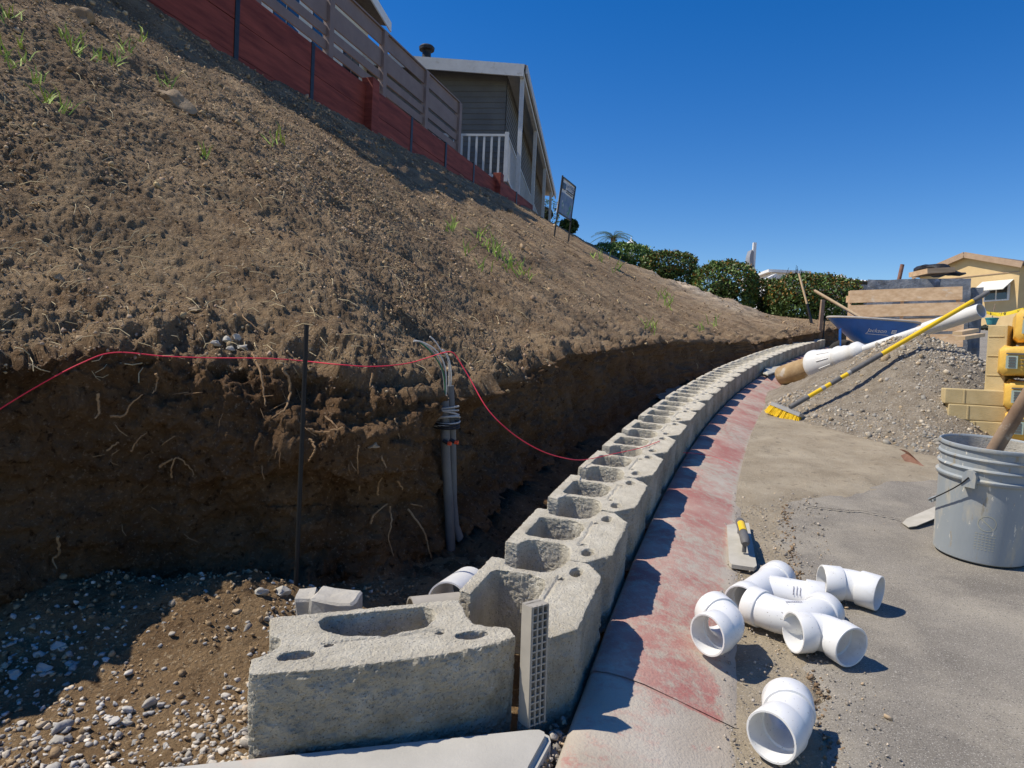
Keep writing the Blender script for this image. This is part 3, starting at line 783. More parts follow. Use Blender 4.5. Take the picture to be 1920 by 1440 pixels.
# ================================================================== RED TIMBER WALL, FENCE
def rw(i, z, off=0.0):
    b = redw(i); return Vector((b.x - .95 * off, b.y + .31 * off, z))
tw = thing('timber_wall', 'dark red stained plank retaining wall along the top of the slope', 'timber wall', (redw(2).x, redw(2).y, 3.4))
ZT = {-4: 4.19, -3: 4.19, -2: 4.19, -1: 4.19, 0: 4.19, 1: 4.19, 2: 4.215, 3: 4.215, 4: 4.23, 5: 4.25, 6: 4.33, 7: 4.33}
for i in range(-4, 8):
    zt = ZT[i]; j = random.uniform(-.004, .004)
    for k in range(3):
        zc = zt - .155 - k * .315
        MB().beam(rw(i + .016, zc, j), rw(i + .984, zc + random.uniform(-.003, .003), j), .045, .309).build('plank', redwood, tw)
    if i not in (2, 6):
        MB().box(rw(i, zt - .45, -.012), (.04, .06, .92), Matrix.Rotation(-math.atan2(.377, 1.157), 3, 'Z')).build('steel_post', steel_dk, tw)
MB().beam(rw(8.016, 3.98), rw(8.55, 3.94), .045, .36).build('plank', redwood, tw)
for i in (2, 6):
    MB().box(rw(i, ZT[i] - .44, -.05), (.16, .17, 1.0), Matrix.Rotation(-math.atan2(.377, 1.157), 3, 'Z'), .006).build('timber_post', redwood, tw)

fn = thing('slat_fence', 'taupe horizontal slat fence standing on the terrace above the red plank wall', 'fence', (rw(2, 4.1, .3).x, rw(2, 4.1, .3).y, 4.1))
FP = [-.6, .52, 1.63, 2.73, 3.85, 4.97]
SLT = [(0, .20), (.258, .502), (.556, .668), (.722, .836), (.890, 1.004), (1.058, 1.15)]
FT = 5.30
for a, b in zip(FP[:-1], FP[1:]):
    for (d0, d1) in SLT:
        zc = FT - (d0 + d1) / 2
        MB().beam(rw(a + .04, zc, .30), rw(b - .04, zc, .30), .022, d1 - d0).build('slat', fence_m, fn)
    MB().beam(rw(a, FT + .012, .30), rw(b, FT + .012, .30), .075, .022).build('cap_rail', fence_m, fn)
for a in FP:
    MB().box(rw(a, FT - .62, .29), (.085, .10, 1.24), Matrix.Rotation(-math.atan2(.377, 1.157), 3, 'Z')).build('post', fence_m, fn)

# ------------------------------------------------------------------ grey house with porch
e1 = Vector((.1141, .9935, 0)); e2 = Vector((-.9935, .1141, 0)); Z3 = Vector((0, 0, 1))
EV = Vector((-.023, 15.0, 0)); EZ = 7.02
gh = thing('grey_house', 'grey sided house with white fascia and a white posted porch above the red wall', 'house', (-2.5, 20, 4.2))
def hp(a, b, z): return EV + e1 * a + e2 * b + Z3 * z
# roof: low pitched slab rising to the left
mb = MB(); L = 11.2; Wd = 6.0; rs = .075
c = [hp(0, -.02, EZ), hp(L, -.02, EZ), hp(L, Wd, EZ + Wd * rs), hp(0, Wd, EZ + Wd * rs)]
mb.add([p for p in c] + [p - Z3 * .06 for p in c], [(0, 1, 2, 3), (7, 6, 5, 4), (0, 4, 5, 1), (1, 5, 6, 2), (2, 6, 7, 3), (3, 7, 4, 0)])
roof = mb.build('roof', roof_m, gh)
mb = MB()
MB().beam(hp(-.02, .02, EZ - .13), hp(-.02, Wd, EZ - .13 + Wd * rs), .04, .25).build('fascia', house_w, roof)
MB().beam(hp(.02, -.03, EZ - .09), hp(L, -.03, EZ - .09), .04, .17).build('gutter', house_w, roof)
MB().add([hp(.03, .03, EZ - .10), hp(L - .05, .03, EZ - .10), hp(L - .05, Wd, EZ - .10 + Wd * rs), hp(.03, Wd, EZ - .10 + Wd * rs)], [(0, 1, 2, 3)]).build('soffit', house_w, roof)
# lap siding: end wall and long wall, one course at a time
wc = (.35, .42)    # inset of the wall corner along e1 and e2
mb = MB()
for k in range(26):
    z0 = 4.0 + k * .118
    def course(p, q, nrm):
        a = p + Z3 * z0 + nrm * .018; b = q + Z3 * z0 + nrm * .018
        mb.add([a, b, q + Z3 * (z0 + .122) + nrm * .004, p + Z3 * (z0 + .122) + nrm * .004, p + Z3 * z0, q + Z3 * z0], [(0, 1, 2, 3), (4, 5, 1, 0)])
    course(hp(wc[0], Wd, 0), hp(wc[0], wc[1], 0), -e1)
    course(hp(wc[0], wc[1], 0), hp(L - .4, wc[1], 0), -e2)
sd = mb.build('lap_siding', siding, gh)
MB().box(hp(wc[0] + 3, wc[1] + 2.8, 5.5), (5.3, 5.9, 3.0), Matrix((e2, e1, Z3)).transposed()).build('wall_core', siding, gh)
for a in (.12, 3.45, 6.9, 9.9):
    MB().box(hp(a, .06, 5.4), (.085, .085, 2.86), Matrix((e2, e1, Z3)).transposed()).build('porch_post', house_w, gh)
MB().beam(hp(0, .06, EZ - .20), hp(L - .6, .06, EZ - .20), .09, .12).build('porch_beam', house_w, gh)
MB().box(hp(5.4, 1.5, 4.35), (2.2, 10.6, .12), Matrix((e2, e1, Z3)).transposed()).build('deck', house_w, gh)
rl = MB(); rz = 5.42
RC = hp(-.42, .26, 0)
ra = rl.beam(RC + Z3 * rz, hp(-.42, 2.2, rz), .05, .045).beam(RC + Z3 * 4.60, hp(-.42, 2.2, 4.60), .035, .05).build('rail', house_w, gh)
for k in range(12):
    p = hp(-.42, .26 + .155 * (k + 1), 0); MB().box(p + Z3 * 5.0, (.04, .04, .84), Matrix((e2, e1, Z3)).transposed()).build('baluster', house_w, gh)
MB().box(RC + Z3 * 4.98, (.08, .08, 1.0), Matrix((e2, e1, Z3)).transposed()).build('rail_post', house_w, gh)
MB().beam(RC + Z3 * rz, hp(8.5, .26, rz), .05, .045).beam(RC + Z3 * 4.60, hp(8.5, .26, 4.60), .035, .05).build('rail', house_w, gh)
for k in range(56):
    MB().box(hp(-.42 + .158 * (k + 1), .26, 5.0), (.035, .035, .84), Matrix((e2, e1, Z3)).transposed()).build('baluster', house_w, gh)
vt = D(800, 98, 16.4)
MB().lathe([(.10, -.25), (.10, .03), (.17, .04), (.18, .10), (.14, .14), (0, .15)], 20, Matrix.Translation(vt)).build('roof_vent', tarp_m, gh, True)

# ------------------------------------------------------------------ pale house behind the fence
ph = thing('pale_house', 'pale house with dark windows seen through the slats of the taupe fence', 'house', (-6, 15, 4.2))
pe = D(727, 50, 15.7)
def hq(a, b, z): return Vector((pe.x, pe.y, 0)) + e1 * a + e2 * b + Z3 * z
EZ2 = pe.z
MB().box(hq(-2.6, 3.3, (EZ2 + 4) / 2), (5.8, 5.0, EZ2 - 4.1), Matrix((e2, e1, Z3)).transposed()).build('wall', cream, ph)
mb = MB(); c = [hq(.0, -.05, EZ2), hq(-5.4, -.05, EZ2), hq(-5.4, 6.5, EZ2 + 1.0), hq(0, 6.5, EZ2 + 1.0)]
mb.add(c + [p + Z3 * .10 for p in c], [(0, 1, 2, 3), (7, 6, 5, 4), (0, 4, 5, 1), (1, 5, 6, 2), (2, 6, 7, 3), (3, 7, 4, 0)])
mb.build('roof', roof_m, ph)
MB().beam(hq(0, -.07, EZ2 - .02), hq(-5.4, -.07, EZ2 - .02), .03, .2).build('fascia', white_p, ph)
for a in (-1.2, -2.7, -4.2):
    wn = MB().box(hq(a, .385, 6.2), (.05, 1.05, 1.5), Matrix((e2, e1, Z3)).transposed()).build('window', white_p, ph)
    for z in (5.83, 6.57):
        for db in (-.24, .24):
            MB().box(hq(a + db, .352, z), (.02, .42, .64), Matrix((e2, e1, Z3)).transposed()).build('pane', glass, wn)

# ------------------------------------------------------------------ yard sign on the slope
hs, _ = hill_at(1037, 446)
hs = hs or D(1037, 446, 14); sy = min(max(hs.y, 11), 17)
hs2, _ = hill_at(1064, 452); sy2 = sy + .55
sg = thing('yard_sign', 'rectangular yard sign with blue picture on two thin dark posts leaning on the slope', 'sign', tuple(D(1037, 446, sy)))
k = sy / 14
A, B_ = D(1055, 329, sy), D(1035, 449, sy); A2, B2 = D(1078, 350, sy2), D(1063, 452, sy2)
MB().tube([A, B_ - Z3 * .3], .018 * k, 6).build('post', steel_dk, sg); MB().tube([A2, B2 - Z3 * .3], .018 * k, 6).build('post', steel_dk, sg)
def sp(u, v):   # panel coordinates
    l = A.lerp(B_, .02 + .55 * v); r = A2.lerp(B2, .0 + .625 * v); return l.lerp(r, u)
pn = (sp(1, 0) - sp(0, 0)).cross(sp(0, 1) - sp(0, 0)).normalized()
if pn.y > 0: pn = -pn
def quad(u0, v0, u1, v1, o):
    q = [sp(u0, v0), sp(u1, v0), sp(u1, v1), sp(u0, v1)]; return MB().add([p + pn * o for p in q] + [p + pn * (o - .012) for p in q], [(0, 3, 2, 1), (4, 5, 6, 7), (0, 1, 5, 4), (1, 2, 6, 5), (2, 3, 7, 6), (3, 0, 4, 7)])
pnl = quad(.0, .0, 1, 1, .004).build('panel', sign_w, sg)
quad(.04, .40, .96, .97, .018).build('picture', sign_b, pnl)
for u0, v0, u1, v1 in ((.02, -.01, .98, .02), (.02, .98, .98, 1.01), (-.01, 0, .03, 1), (.97, 0, 1.01, 1)):
    quad(u0, v0, u1, v1, .022).build('frame', steel_dk, pnl)
quad(.10, .13, .30, .30, .018).build('emblem', ink_bl, pnl)
def text_mesh(txt, size, M, m, name, parent, shift=(0, 0, 0), ext=.0):
    cu_ = bpy.data.curves.new('t', 'FONT'); cu_.body = txt; cu_.size = size; cu_.extrude = ext; cu_.align_x = 'CENTER'; cu_.align_y = 'CENTER'
    o = bpy.data.objects.new('t', cu_); C.objects.link(o)
    dg = bpy.context.evaluated_depsgraph_get(); dg.update()
    me = bpy.data.meshes.new_from_object(o.evaluated_get(dg)); bpy.data.objects.remove(o)
    me.transform(M); me.transform(Matrix.Translation(-Vector(shift)))
    me.materials.clear(); me.name = name
    return link(name, me, m, parent)
tx = (sp(1, .2) - sp(0, .2)); ty_ = (sp(.5, 0) - sp(.5, 1)); W_ = tx.length; tx.normalize(); ty_ = (ty_ - tx * ty_.dot(tx)).normalized()
TM = Matrix((tx, ty_, tx.cross(ty_))).transposed().to_4x4()
text_mesh('HYPER', W_ * .20, Matrix.Translation(sp(.66, .17) + pn * .02) @ TM, ink_bl, 'lettering', pnl, BASE[sg.name])
quad(.40, .26, .92, .285, .018).build('line', ink_bl, pnl); quad(.40, .32, .86, .335, .018).build('line', ink_bl, pnl)

# ================================================================== HEDGE AND FAR BACKGROUND
def shrub(name, label, px, py, Y, rx, ry, rz, nleaf, tone, red, cat='shrub', group='clipped shrubs at the top of the slope', pw=2.8, leaf=.055):
    c = D(px, py, Y); base = (c.x, c.y, c.z - rz)
    o = thing(name, label, cat, base, group=group)
    n = nleaf
    d = rng.normal(size=(n, 3)); d /= np.linalg.norm(d, axis=1)[:, None]
    rr = (np.abs(d) ** pw).sum(1) ** (-1 / pw)
    sh = 1 + rng.normal(-.03, .05, n); sh[rng.random(n) < .18] *= rng.uniform(.6, .95)
    lump = 1 + .13 * fbm(d * 3.0 + px, 4, 5)
    P = d * (rr * sh * lump)[:, None] * np.array([rx, ry, rz])
    Rm = rand_rot(n); s = leaf * rng.uniform(.6, 1.25, n)
    q = np.array([[-.5, -.9, 0], [.5, -.9, 0], [.55, .2, .12], [0, 1.1, 0], [-.55, .2, .12]])
    V = np.einsum('nij,vj->nvi', Rm, q) * s[:, None, None] * .6 + P[:, None, :]
    me = bpy.data.meshes.new('foliage'); V = V.reshape(-1, 3)
    me.from_pydata(V.tolist(), [], [tuple(range(5 * i, 5 * i + 5)) for i in range(n)])
    b = rng.uniform(.55, 1.5, n) * tone
    tn = np.stack([b, b, b * .9], -1)
    rd = (rng.random(n) < red) & (P[:, 2] > -.2 * rz)
    tn[rd] *= np.array([2.6, .85, .7])
    a = me.attributes.new('tint', 'FLOAT_COLOR', 'POINT'); cc = np.ones((n * 5, 4), np.float32); cc[:, :3] = np.repeat(tn, 5, axis=0); a.data.foreach_set('color', cc.ravel())
    f = link('foliage', me, leaf_m, o)
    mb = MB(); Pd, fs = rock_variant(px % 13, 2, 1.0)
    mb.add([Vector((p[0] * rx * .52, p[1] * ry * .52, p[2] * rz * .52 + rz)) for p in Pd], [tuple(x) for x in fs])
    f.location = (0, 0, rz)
    mb.build('inner_core', core_dk, o, shift=(0, 0, 0))  # solid near-black lump filling the middle of the foliage
    mb = MB()
    for k in range(4): mb.tube([(random.uniform(-.1, .1), random.uniform(-.1, .1), -.15), (random.uniform(-.4, .4) * rx, random.uniform(-.3, .3) * ry, rz * .8)], [.035, .015], 6)
    mb.build('stem', stem_m, o, shift=(0, 0, 0))
    return o
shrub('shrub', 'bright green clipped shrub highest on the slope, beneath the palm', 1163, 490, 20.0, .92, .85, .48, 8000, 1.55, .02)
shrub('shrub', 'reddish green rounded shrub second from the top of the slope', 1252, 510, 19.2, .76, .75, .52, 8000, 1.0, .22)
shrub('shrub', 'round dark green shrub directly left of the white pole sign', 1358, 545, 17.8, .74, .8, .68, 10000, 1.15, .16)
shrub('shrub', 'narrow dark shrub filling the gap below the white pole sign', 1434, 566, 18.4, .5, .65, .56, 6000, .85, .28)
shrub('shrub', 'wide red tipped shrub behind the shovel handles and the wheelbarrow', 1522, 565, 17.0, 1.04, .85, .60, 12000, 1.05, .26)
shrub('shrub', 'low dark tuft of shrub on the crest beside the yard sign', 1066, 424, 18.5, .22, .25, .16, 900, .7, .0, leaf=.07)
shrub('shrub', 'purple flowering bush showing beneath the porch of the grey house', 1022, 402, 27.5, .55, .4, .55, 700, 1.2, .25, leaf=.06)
# twigs rising from the wide shrub
mb = MB(); 
for k in range(14):
    p = D(1470 + random.uniform(0, 45), 522, 17.0); mb.tube([p, p + Vector((random.uniform(-.1, .1), 0, random.uniform(.12, .34)))], [.010, .004], 5)
solo('twig_cluster', mb, leaf_m, 'thin dark twigs sticking up from the wide red tipped shrub', 'twigs')
# palm
pp_ = D(1150, 446, 34)
pm = thing('palm_tree', 'feathery palm crown rising behind the bright green shrub', 'palm', (pp_.x, pp_.y, pp_.z - 3))
MB().tube([pp_ - Z3 * 3, pp_], [.16, .12], 10).build('trunk', stem_m, pm)
mb = MB()
for k in range(18):
    az = k * 2.4; el = random.uniform(.35, 1.2); Lf = random.uniform(.8, 1.25); prev = None
    dh = Vector((math.cos(az), math.sin(az), 0))
    rib = [pp_ + dh * Lf * t * math.cos(el * (1 - t * .6)) + Z3 * (Lf * math.sin(el) * t - .75 * t * t * Lf) for t in [i / 8 for i in range(9)]]
    mb.tube(rib, [.012 - .001 * i for i in range(9)], 4)
    side = dh.cross(Z3)
    for i in range(1, 9):
        for sg_ in (-1, 1):
            for jj in (0, .5):
                b0 = rib[i - 1].lerp(rib[i], jj); tip = b0 + side * sg_ * .26 * (1 - .05 * i) + dh * .12 - Z3 * .10
                mb.add([b0 - dh * .012, b0 + dh * .012, tip], [(0, 1, 2)])
mb.build('crown', palm_m, pm)
# small white cupola
cp_ = D(1183, 458, 36)
o = thing('cupola', 'tiny white pointed roof finial right of the palm', 'cupola', tuple(cp_ - Z3 * .2))
MB().lathe([(.26, -.25), (.26, -.02), (.32, 0), (.20, .08), (.06, .16), (.03, .30), (0, .38)], 16, Matrix.Translation(cp_)).build('roof', white_p, o)
MB().lathe([(.20, -4.4), (.20, -.25)], 12, Matrix.Translation(cp_)).build('shaft', white_p, o)
# white pole with grey curved panel
pt, pb = D(1415, 455, 30), D(1409, 535, 30)
o = thing('pole_sign', 'white square pole carrying a curved grey sign seen edge on', 'pole sign', tuple(pb - Z3 * 2))
MB().beam(pb - Z3 * 2, pt, .13, .13, (0, 1, 0)).build('pole', white_p, o)
mb = MB(); n = 10; vs = []
for k in range(n + 1):
    t = k / n; c_ = D(1412 - 2.2 * math.sin(math.pi * t), 468 + 36 * t, 29.9); hw = .055 + .05 * math.sin(math.pi * t)
    vs += [c_ + Vector((-hw, -.03, 0)), c_ + Vector((hw * .6, -.03, -.10)), c_ + Vector((hw * .6, .5, -.10)), c_ + Vector((-hw, .5, 0))]
fs = [(4 * k + a, 4 * k + (a + 1) % 4, 4 * k + 4 + (a + 1) % 4, 4 * k + 4 + a) for k in range(n) for a in range(4)] + [(0, 1, 2, 3), (4 * n + 3, 4 * n + 2, 4 * n + 1, 4 * n)]
mb.add(vs, fs); mb.build('panel', greyw, o)
# white building and corrugated roof behind the hedge
c_ = D(1468, 535, 32)
o = thing('white_building', 'white flat roofed building showing over the wide shrub', 'building', (c_.x, c_.y, 3.6))
MB().box((c_.x + .2, c_.y + 2, 4.6), (1.5, 4, 1.5)).build('wall', white_p, o)
MB().box((c_.x + .2, c_.y + 2, 5.42), (1.9, 4.4, .12)).build('roof', white_p, o)
MB().beam(D(1425, 530, 31.5), D(1452, 516, 31.5), .6, .1).build('ramp_roof', white_p, o)
c_ = D(1608, 545, 27)
o = thing('corrugated_shed', 'dark shed with pale corrugated roof edge behind the wrapped pallet', 'shed', (c_.x, c_.y, 2.7))
mb = MB()
MB().box((c_.x + .3, c_.y + 1.5, 3.6), (2.0, 3, 1.5)).build('wall', greyw, o)
vs = []; fs = []
zr = D(1608, 524, 27).z
for k in range(61):
    x_ = c_.x - .75 + 2.1 * k / 60; z_ = zr - .10 * (k / 60) + .025 * math.sin(k * 1.6)
    vs += [(x_, c_.y - .15, z_), (x_, c_.y + 3.2, z_ + .2)]
    if k: fs.append((2 * k - 2, 2 * k, 2 * k + 1, 2 * k - 1))
MB().add(vs, fs).build('roof_sheet', white_p, o)
MB().lathe([(.16, 0), (.16, .1), (.24, .12), (.16, .2), (0, .24)], 14, Matrix.Translation((c_.x - .45, c_.y + .6, zr))).build('roof_vent', white_p, o)

# ------------------------------------------------------------------ yellow house
ya = Vector((25.33, 36.0, 0)); yd = Vector((-.349, .937, 0)); yn = Vector((.937, .349, 0))
def yh(a, b, z): return ya + yd * a + yn * b + Z3 * z
o = thing('yellow_house', 'pale yellow house with brown roof trim beyond the pallets', 'house', (25, 39, 3.5))
zb, ze, zp = 3.3, 6.86, 7.66
prof = [(0, zb), (5.7, zb), (5.7, ze), (2.85, zp), (0, ze)]
mb = MB(); n = 5
mb.add([yh(a, 0, z) for a, z in prof] + [yh(a, 12, z) for a, z in prof], [(0, 1, 2, 3, 4), (9, 8, 7, 6, 5)] + [(i, 5 + i, 5 + (i + 1) % 5, (i + 1) % 5) for i in range(5)])
mb.build('wall', yellow_h, o)
for (a0, z0, a1, z1) in ((-.3, ze - .03, 2.85, zp + .06), (2.85, zp + .06, 6.0, ze - .03)):
    mb = MB(); q = [yh(a0, -.25, z0), yh(a1, -.25, z1), yh(a1, 12.2, z1), yh(a0, 12.2, z0)]
    mb.add(q + [p + Z3 * .12 for p in q], [(0, 1, 2, 3), (7, 6, 5, 4), (0, 4, 5, 1), (1, 5, 6, 2), (2, 6, 7, 3), (3, 7, 4, 0)])
    r_ = mb.build('roof', roof_m, o)
    MB().beam(yh(a0, -.27, z0 + .0), yh(a1, -.27, z1 + .0), .06, .30).build('fascia', brown_tr, r_)
MB().beam(yh(.0, -.02, 6.55), yh(5.7, -.02, 6.55), .03, .04).build('belt_trim', brown_tr, o)
MB().beam(yh(2.85, -.02, 6.55), yh(2.85, -.02, zp - .2), .03, .03).build('belt_trim', brown_tr, o)
wn = MB().beam(yh(.42, -.03, 5.55), yh(1.75, -.03, 5.55), .08, .85).build('window', white_p, o)
for a in (.78, 1.40): MB().beam(yh(a - .26, -.08, 5.55), yh(a + .26, -.08, 5.55), .03, .70).build('pane', glass, wn)
aw = MB(); q = [yh(.25, -.03, 6.15), yh(1.9, -.03, 6.15), yh(1.9, -.75, 5.62), yh(.25, -.75, 5.62)]
aw.add(q + [p + Z3 * .04 for p in q], [(0, 1, 2, 3), (7, 6, 5, 4), (0, 4, 5, 1), (1, 5, 6, 2), (2, 6, 7, 3), (3, 7, 4, 0)]); aw.build('awning', cream, o)
MB().box(yh(-.02, 1.6, 4.6), (1.0, .06, 2.1), Matrix((yn, yd, Z3)).transposed()).build('door', ydk, o)
# border planting, kerb, teal pot
a_, b_ = D(1832, 616, 33), D(1895, 619, 31)
mb = MB()
for k in range(26):
    p = a_.lerp(b_, k / 25); P0, fs = RV2[k % 9]; s_ = random.uniform(.14, .22)
    mb.add([p + Vector(v) * s_ + Z3 * .05 for v in P0], [tuple(f) for f in fs])
stuff(mb.build('border_plants', plant_dk, None), 'row of low dark plants along the yellow house', 'plants')
pt = D(1859, 609, 32.2)
o = thing('planter_pot', 'teal planter pot in front of the yellow house', 'pot', tuple(pt))
MB().lathe([(0, 0), (.17, 0), (.25, .26), (.27, .27), (.27, .31), (.23, .31), (.21, .25), (0, .24)], 18, Matrix.Translation(pt)).build('pot', teal, o)
MB().tube([pt + Z3 * .24, D(1866, 570, 32.2)], .02, 6).build('stick', wood_dk, o)
# caution tape
mb = MB(); tp = [D(1843, 584, 9.5), D(1858, 588, 9.2), D(1875, 590, 8.9), D(1893, 587, 8.6), D(1912, 582, 8.3), D(1960, 570, 7.6)]
vs = []; fs = []
for i, p in enumerate(tp):
    tw_ = .018 * math.cos(i * 1.1); vs += [p + Vector((0, tw_, .022)), p - Vector((0, tw_, .022))]
    if i: fs.append((2 * i - 2, 2 * i, 2 * i + 1, 2 * i - 1))
mb.add(vs + [Vector(v) + Vector((0, .002, 0)) for v in vs], fs + [tuple(reversed([k + len(vs) for k in f])) for f in fs])
solo('caution_tape', mb, tape_m, 'sagging yellow and black caution tape by the yellow house', 'tape')

# ================================================================== OBJECTS ON THE RIGHT
# ------------------------------------------------------------------ gravel pile
PCX, PCY = 2.93, 5.15
px_ = np.linspace(1.2, 5.2, 240); py_ = np.linspace(3.2, 7.4, 240)
XX, YY = np.meshgrid(px_, py_, indexing='ij')
Pf = np.stack([XX, YY, np.zeros_like(XX)], -1).reshape(-1, 3)
def pile_h(x, y):
    x = np.asarray(x, float); y = np.asarray(y, float)
    dx = x - PCX; dy = y - PCY
    rx = np.where(dx < 0, 1.06, 1.55); ry = np.where(dy < 0, 1.66 - .52 * np.clip((dx + .62) / .5, 0, 1), 1.5)
    r = np.sqrt((dx / rx) ** 2 + (dy / ry) ** 2)
    r = r + .05 * np.sin(np.arctan2(dy, dx) * 5 + 1) * np.clip(r, 0, 1)
    h = .69 * np.clip(1 - r, 0, 1) ** 1.18
    top = np.exp(-(r / .14) ** 2) * .05
    return h - top
h0 = pile_h(Pf[:, 0], Pf[:, 1])
inp = np.clip(h0 / .03, 0, 1)
Pf[:, 2] = SL * Pf[:, 1] - .012 + h0 * 1.0 + inp * (.030 * fbm(Pf * np.array([3, 3, 0]), 3, 91) + .014 * fbm(Pf * np.array([12, 12, 0]), 4, 92, .6) + .008 * fbm(Pf * np.array([45, 45, 0]), 3, 93)) + .012 * inp
pile = stuff(grid_mesh('gravel_pile', Pf, pile_m, 240, 240), 'heap of sandy grey road base gravel on the road', 'gravel pile')
PZ = Pf[:, 2].reshape(240, 240)
def pile_z(x, y):
    i = np.clip((np.asarray(x) - 1.2) / 4.0 * 239, 0, 239).astype(int); j = np.clip((np.asarray(y) - 3.2) / 4.2 * 239, 0, 239).astype(int)
    return PZ[i, j]
n = 30000
x = rng.uniform(1.7, 4.2, n); y = rng.uniform(3.3, 5.4, n); h = pile_h(x, y)
dn = np.where(h > .012, .55 + .9 * np.clip((h - .42) / .15, 0, 1), .0) + np.where((h > .0) & (h < .12), .5, 0)
k = rng.random(n) < dn
x = x[k]; y = y[k]; h = h[k]
s = .0052 * np.exp(rng.normal(0, .50, len(x))) * np.where(h > .40, 1.35, 1.0) * np.where(h < .15, 1.25, 1.0)
tn = stone_tints(len(x), .0) * np.where(h > .40, 1.0, .98)[:, None] * np.array([1.02, 1.0, .95])
stuff(scatter('pile_stones', np.stack([x, y, pile_z(x, y) + s * .25], -1), s, gravel, RV, tn), 'loose crushed stones covering the gravel heap', 'gravel')
n = 160
x = rng.uniform(.065, .125, n); y = rng.uniform(1.08, 1.26, n); s = .0055 * np.exp(rng.normal(0, .5, n))
stuff(scatter('kerb_rubble', np.stack([x, y, SL * y + .012 + .03 * rng.random(n)], -1), s, gravel, RV2, stone_tints(n, .03)), 'grey rubble in the joint between slab and kerb', 'gravel')
n = 1500
yy_ = rng.uniform(1.15, 3.05, n); xy = np.array([off_pt(a, .465 + rng.normal(0, .012)) for a in yy_]); s = .0026 * np.exp(rng.normal(0, .5, n))
b = rng.uniform(.35, .9, n)
stuff(scatter('joint_crumbs', np.stack([xy[:, 0], xy[:, 1], SL * xy[:, 1] - .008 + s], -1), s, clod, RV0, np.stack([b, b * .95, b * .9], -1)), 'dark crumbs along the broken edge of the asphalt', 'soil')
# loose grit on the dirt and in the gutter
n = 6500
yy_ = np.concatenate([rng.uniform(1.1, 3.2, 2800), rng.uniform(2.7, 8.5, 3700)])
dd_ = np.concatenate([.24 + .34 * rng.random(2800) ** 1.2, .27 + 2.3 * rng.random(3700) ** 1.5])
xy = np.array([off_pt(a, b) for a, b in zip(yy_, dd_)])
k = ~((xy[:, 0] > 1.35) & (xy[:, 1] < 3.0 + .5 * (xy[:, 0] - 1.286)) & (rng.random(n) < .93))
xy = xy[k]; s = .0017 * np.exp(rng.normal(0, .60, len(xy)))
stuff(scatter('road_grit', np.stack([xy[:, 0], xy[:, 1], SL * xy[:, 1] + s * .3 + .003], -1), s, gravel, RV, stone_tints(len(xy), .06)), 'scattered grit and pebbles in the gutter and on the road', 'gravel')

# ------------------------------------------------------------------ white pipe fittings
def sweep(path, ro, ri):
    """hollow swept pipe: path points, outer and inner radii"""
    mb = MB(); n = 36; k = len(path)
    T = [(path[min(i + 1, k - 1)] - path[max(i - 1, 0)]).normalized() for i in range(k)]
    up = Vector((0, 0, 1))
    def ring(i, r):
        t = T[i]; a = t.cross(up).normalized(); b = a.cross(t)
        return [path[i] + (a * math.cos(2 * math.pi * j / n) + b * math.sin(2 * math.pi * j / n)) * r for j in range(n)]
    rings = [ring(i, ro[i]) for i in range(k)] + [ring(i, ri[i]) for i in range(k - 1, -1, -1)]
    vs = [v for rg in rings for v in rg]; m = len(rings)
    fs = [(i * n + j, i * n + (j + 1) % n, ((i + 1) % m) * n + (j + 1) % n, ((i + 1) % m) * n + j) for i in range(m) for j in range(n)]
    mb.add(vs, fs); return mb
HR = .0465
def elbow_path(a1, a2, d, hub, zc=HR):
    A = Vector((a1[0], a1[1], 0)).normalized(); B = Vector((a2[0], a2[1], 0)).normalized()
    o = Vector((0, 0, zc)); pts = []; ro = []; ri = []
    def put(p, r1, r2): pts.append(p); ro.append(r1); ri.append(r2)
    e = .0015
    put(o + A * (d + hub), HR - .001, HR - .0045); put(o + A * (d + hub - e), HR, HR - .0048)
    put(o + A * (d + .002), HR, HR - .0052); put(o + A * (d + .0005), HR - .0008, HR - .0052); put(o + A * d, HR - .0048, HR - .0100)
    m = 14
    for i in range(1, m):
        t = i / m; p = (o + A * d) * (1 - t) ** 2 + o * 2 * t * (1 - t) + (o + B * d) * t ** 2
        put(p, HR - .0048, HR - .0100)
    put(o + B * d, HR - .0048, HR - .0100); put(o + B * (d + .0005), HR - .0008, HR - .0052); put(o + B * (d + .002), HR, HR - .0052)
    put(o + B * (d + hub - e), HR, HR - .0048); put(o + B * (d + hub), HR - .001, HR - .0045)
    return pts, ro, ri
def elbow(px, py, a1, a2, d, hub, label, off=0.0, tip=None):
    g = G(px, py, off)
    t = thing('pipe_elbow', label, 'pipe fitting', M=gmat(g.x, g.y, off + .0045) @ (tip or Matrix.Identity(4)), group='white plastic pipe fittings on the road')
    p, ro, ri = elbow_path(a1, a2, d, hub)
    sweep(p, ro, ri).build('elbow_body', pvc, t, True, shift=(0, 0, 0))
    return t
e1_ = elbow(1476, 1402, (-.72, -.69), (.30, .95), .026, .046, 'white pipe elbow lying alone nearest the camera, open end to the viewer')
elbow(1366, 1214, (-.80, -.60), (-.22, .97), .042, .040, 'white pipe elbow on the edge of the red paint, left of the fitting cluster', .026)
elbow(1542, 1222, (-.985, -.17), (.35, -.94), .040, .040, 'white right angle elbow in front of the cluster with both ends facing forward')
elbow(1590, 1130, (-.99, .12), (.72, -.69), .024, .050, 'white pipe elbow on the asphalt nearest the bucket')
sw = elbow(1496, 1212, (-.60, .80), (.74, .67), .10, .036, 'long white sweep bend curving through the middle of the fitting cluster')
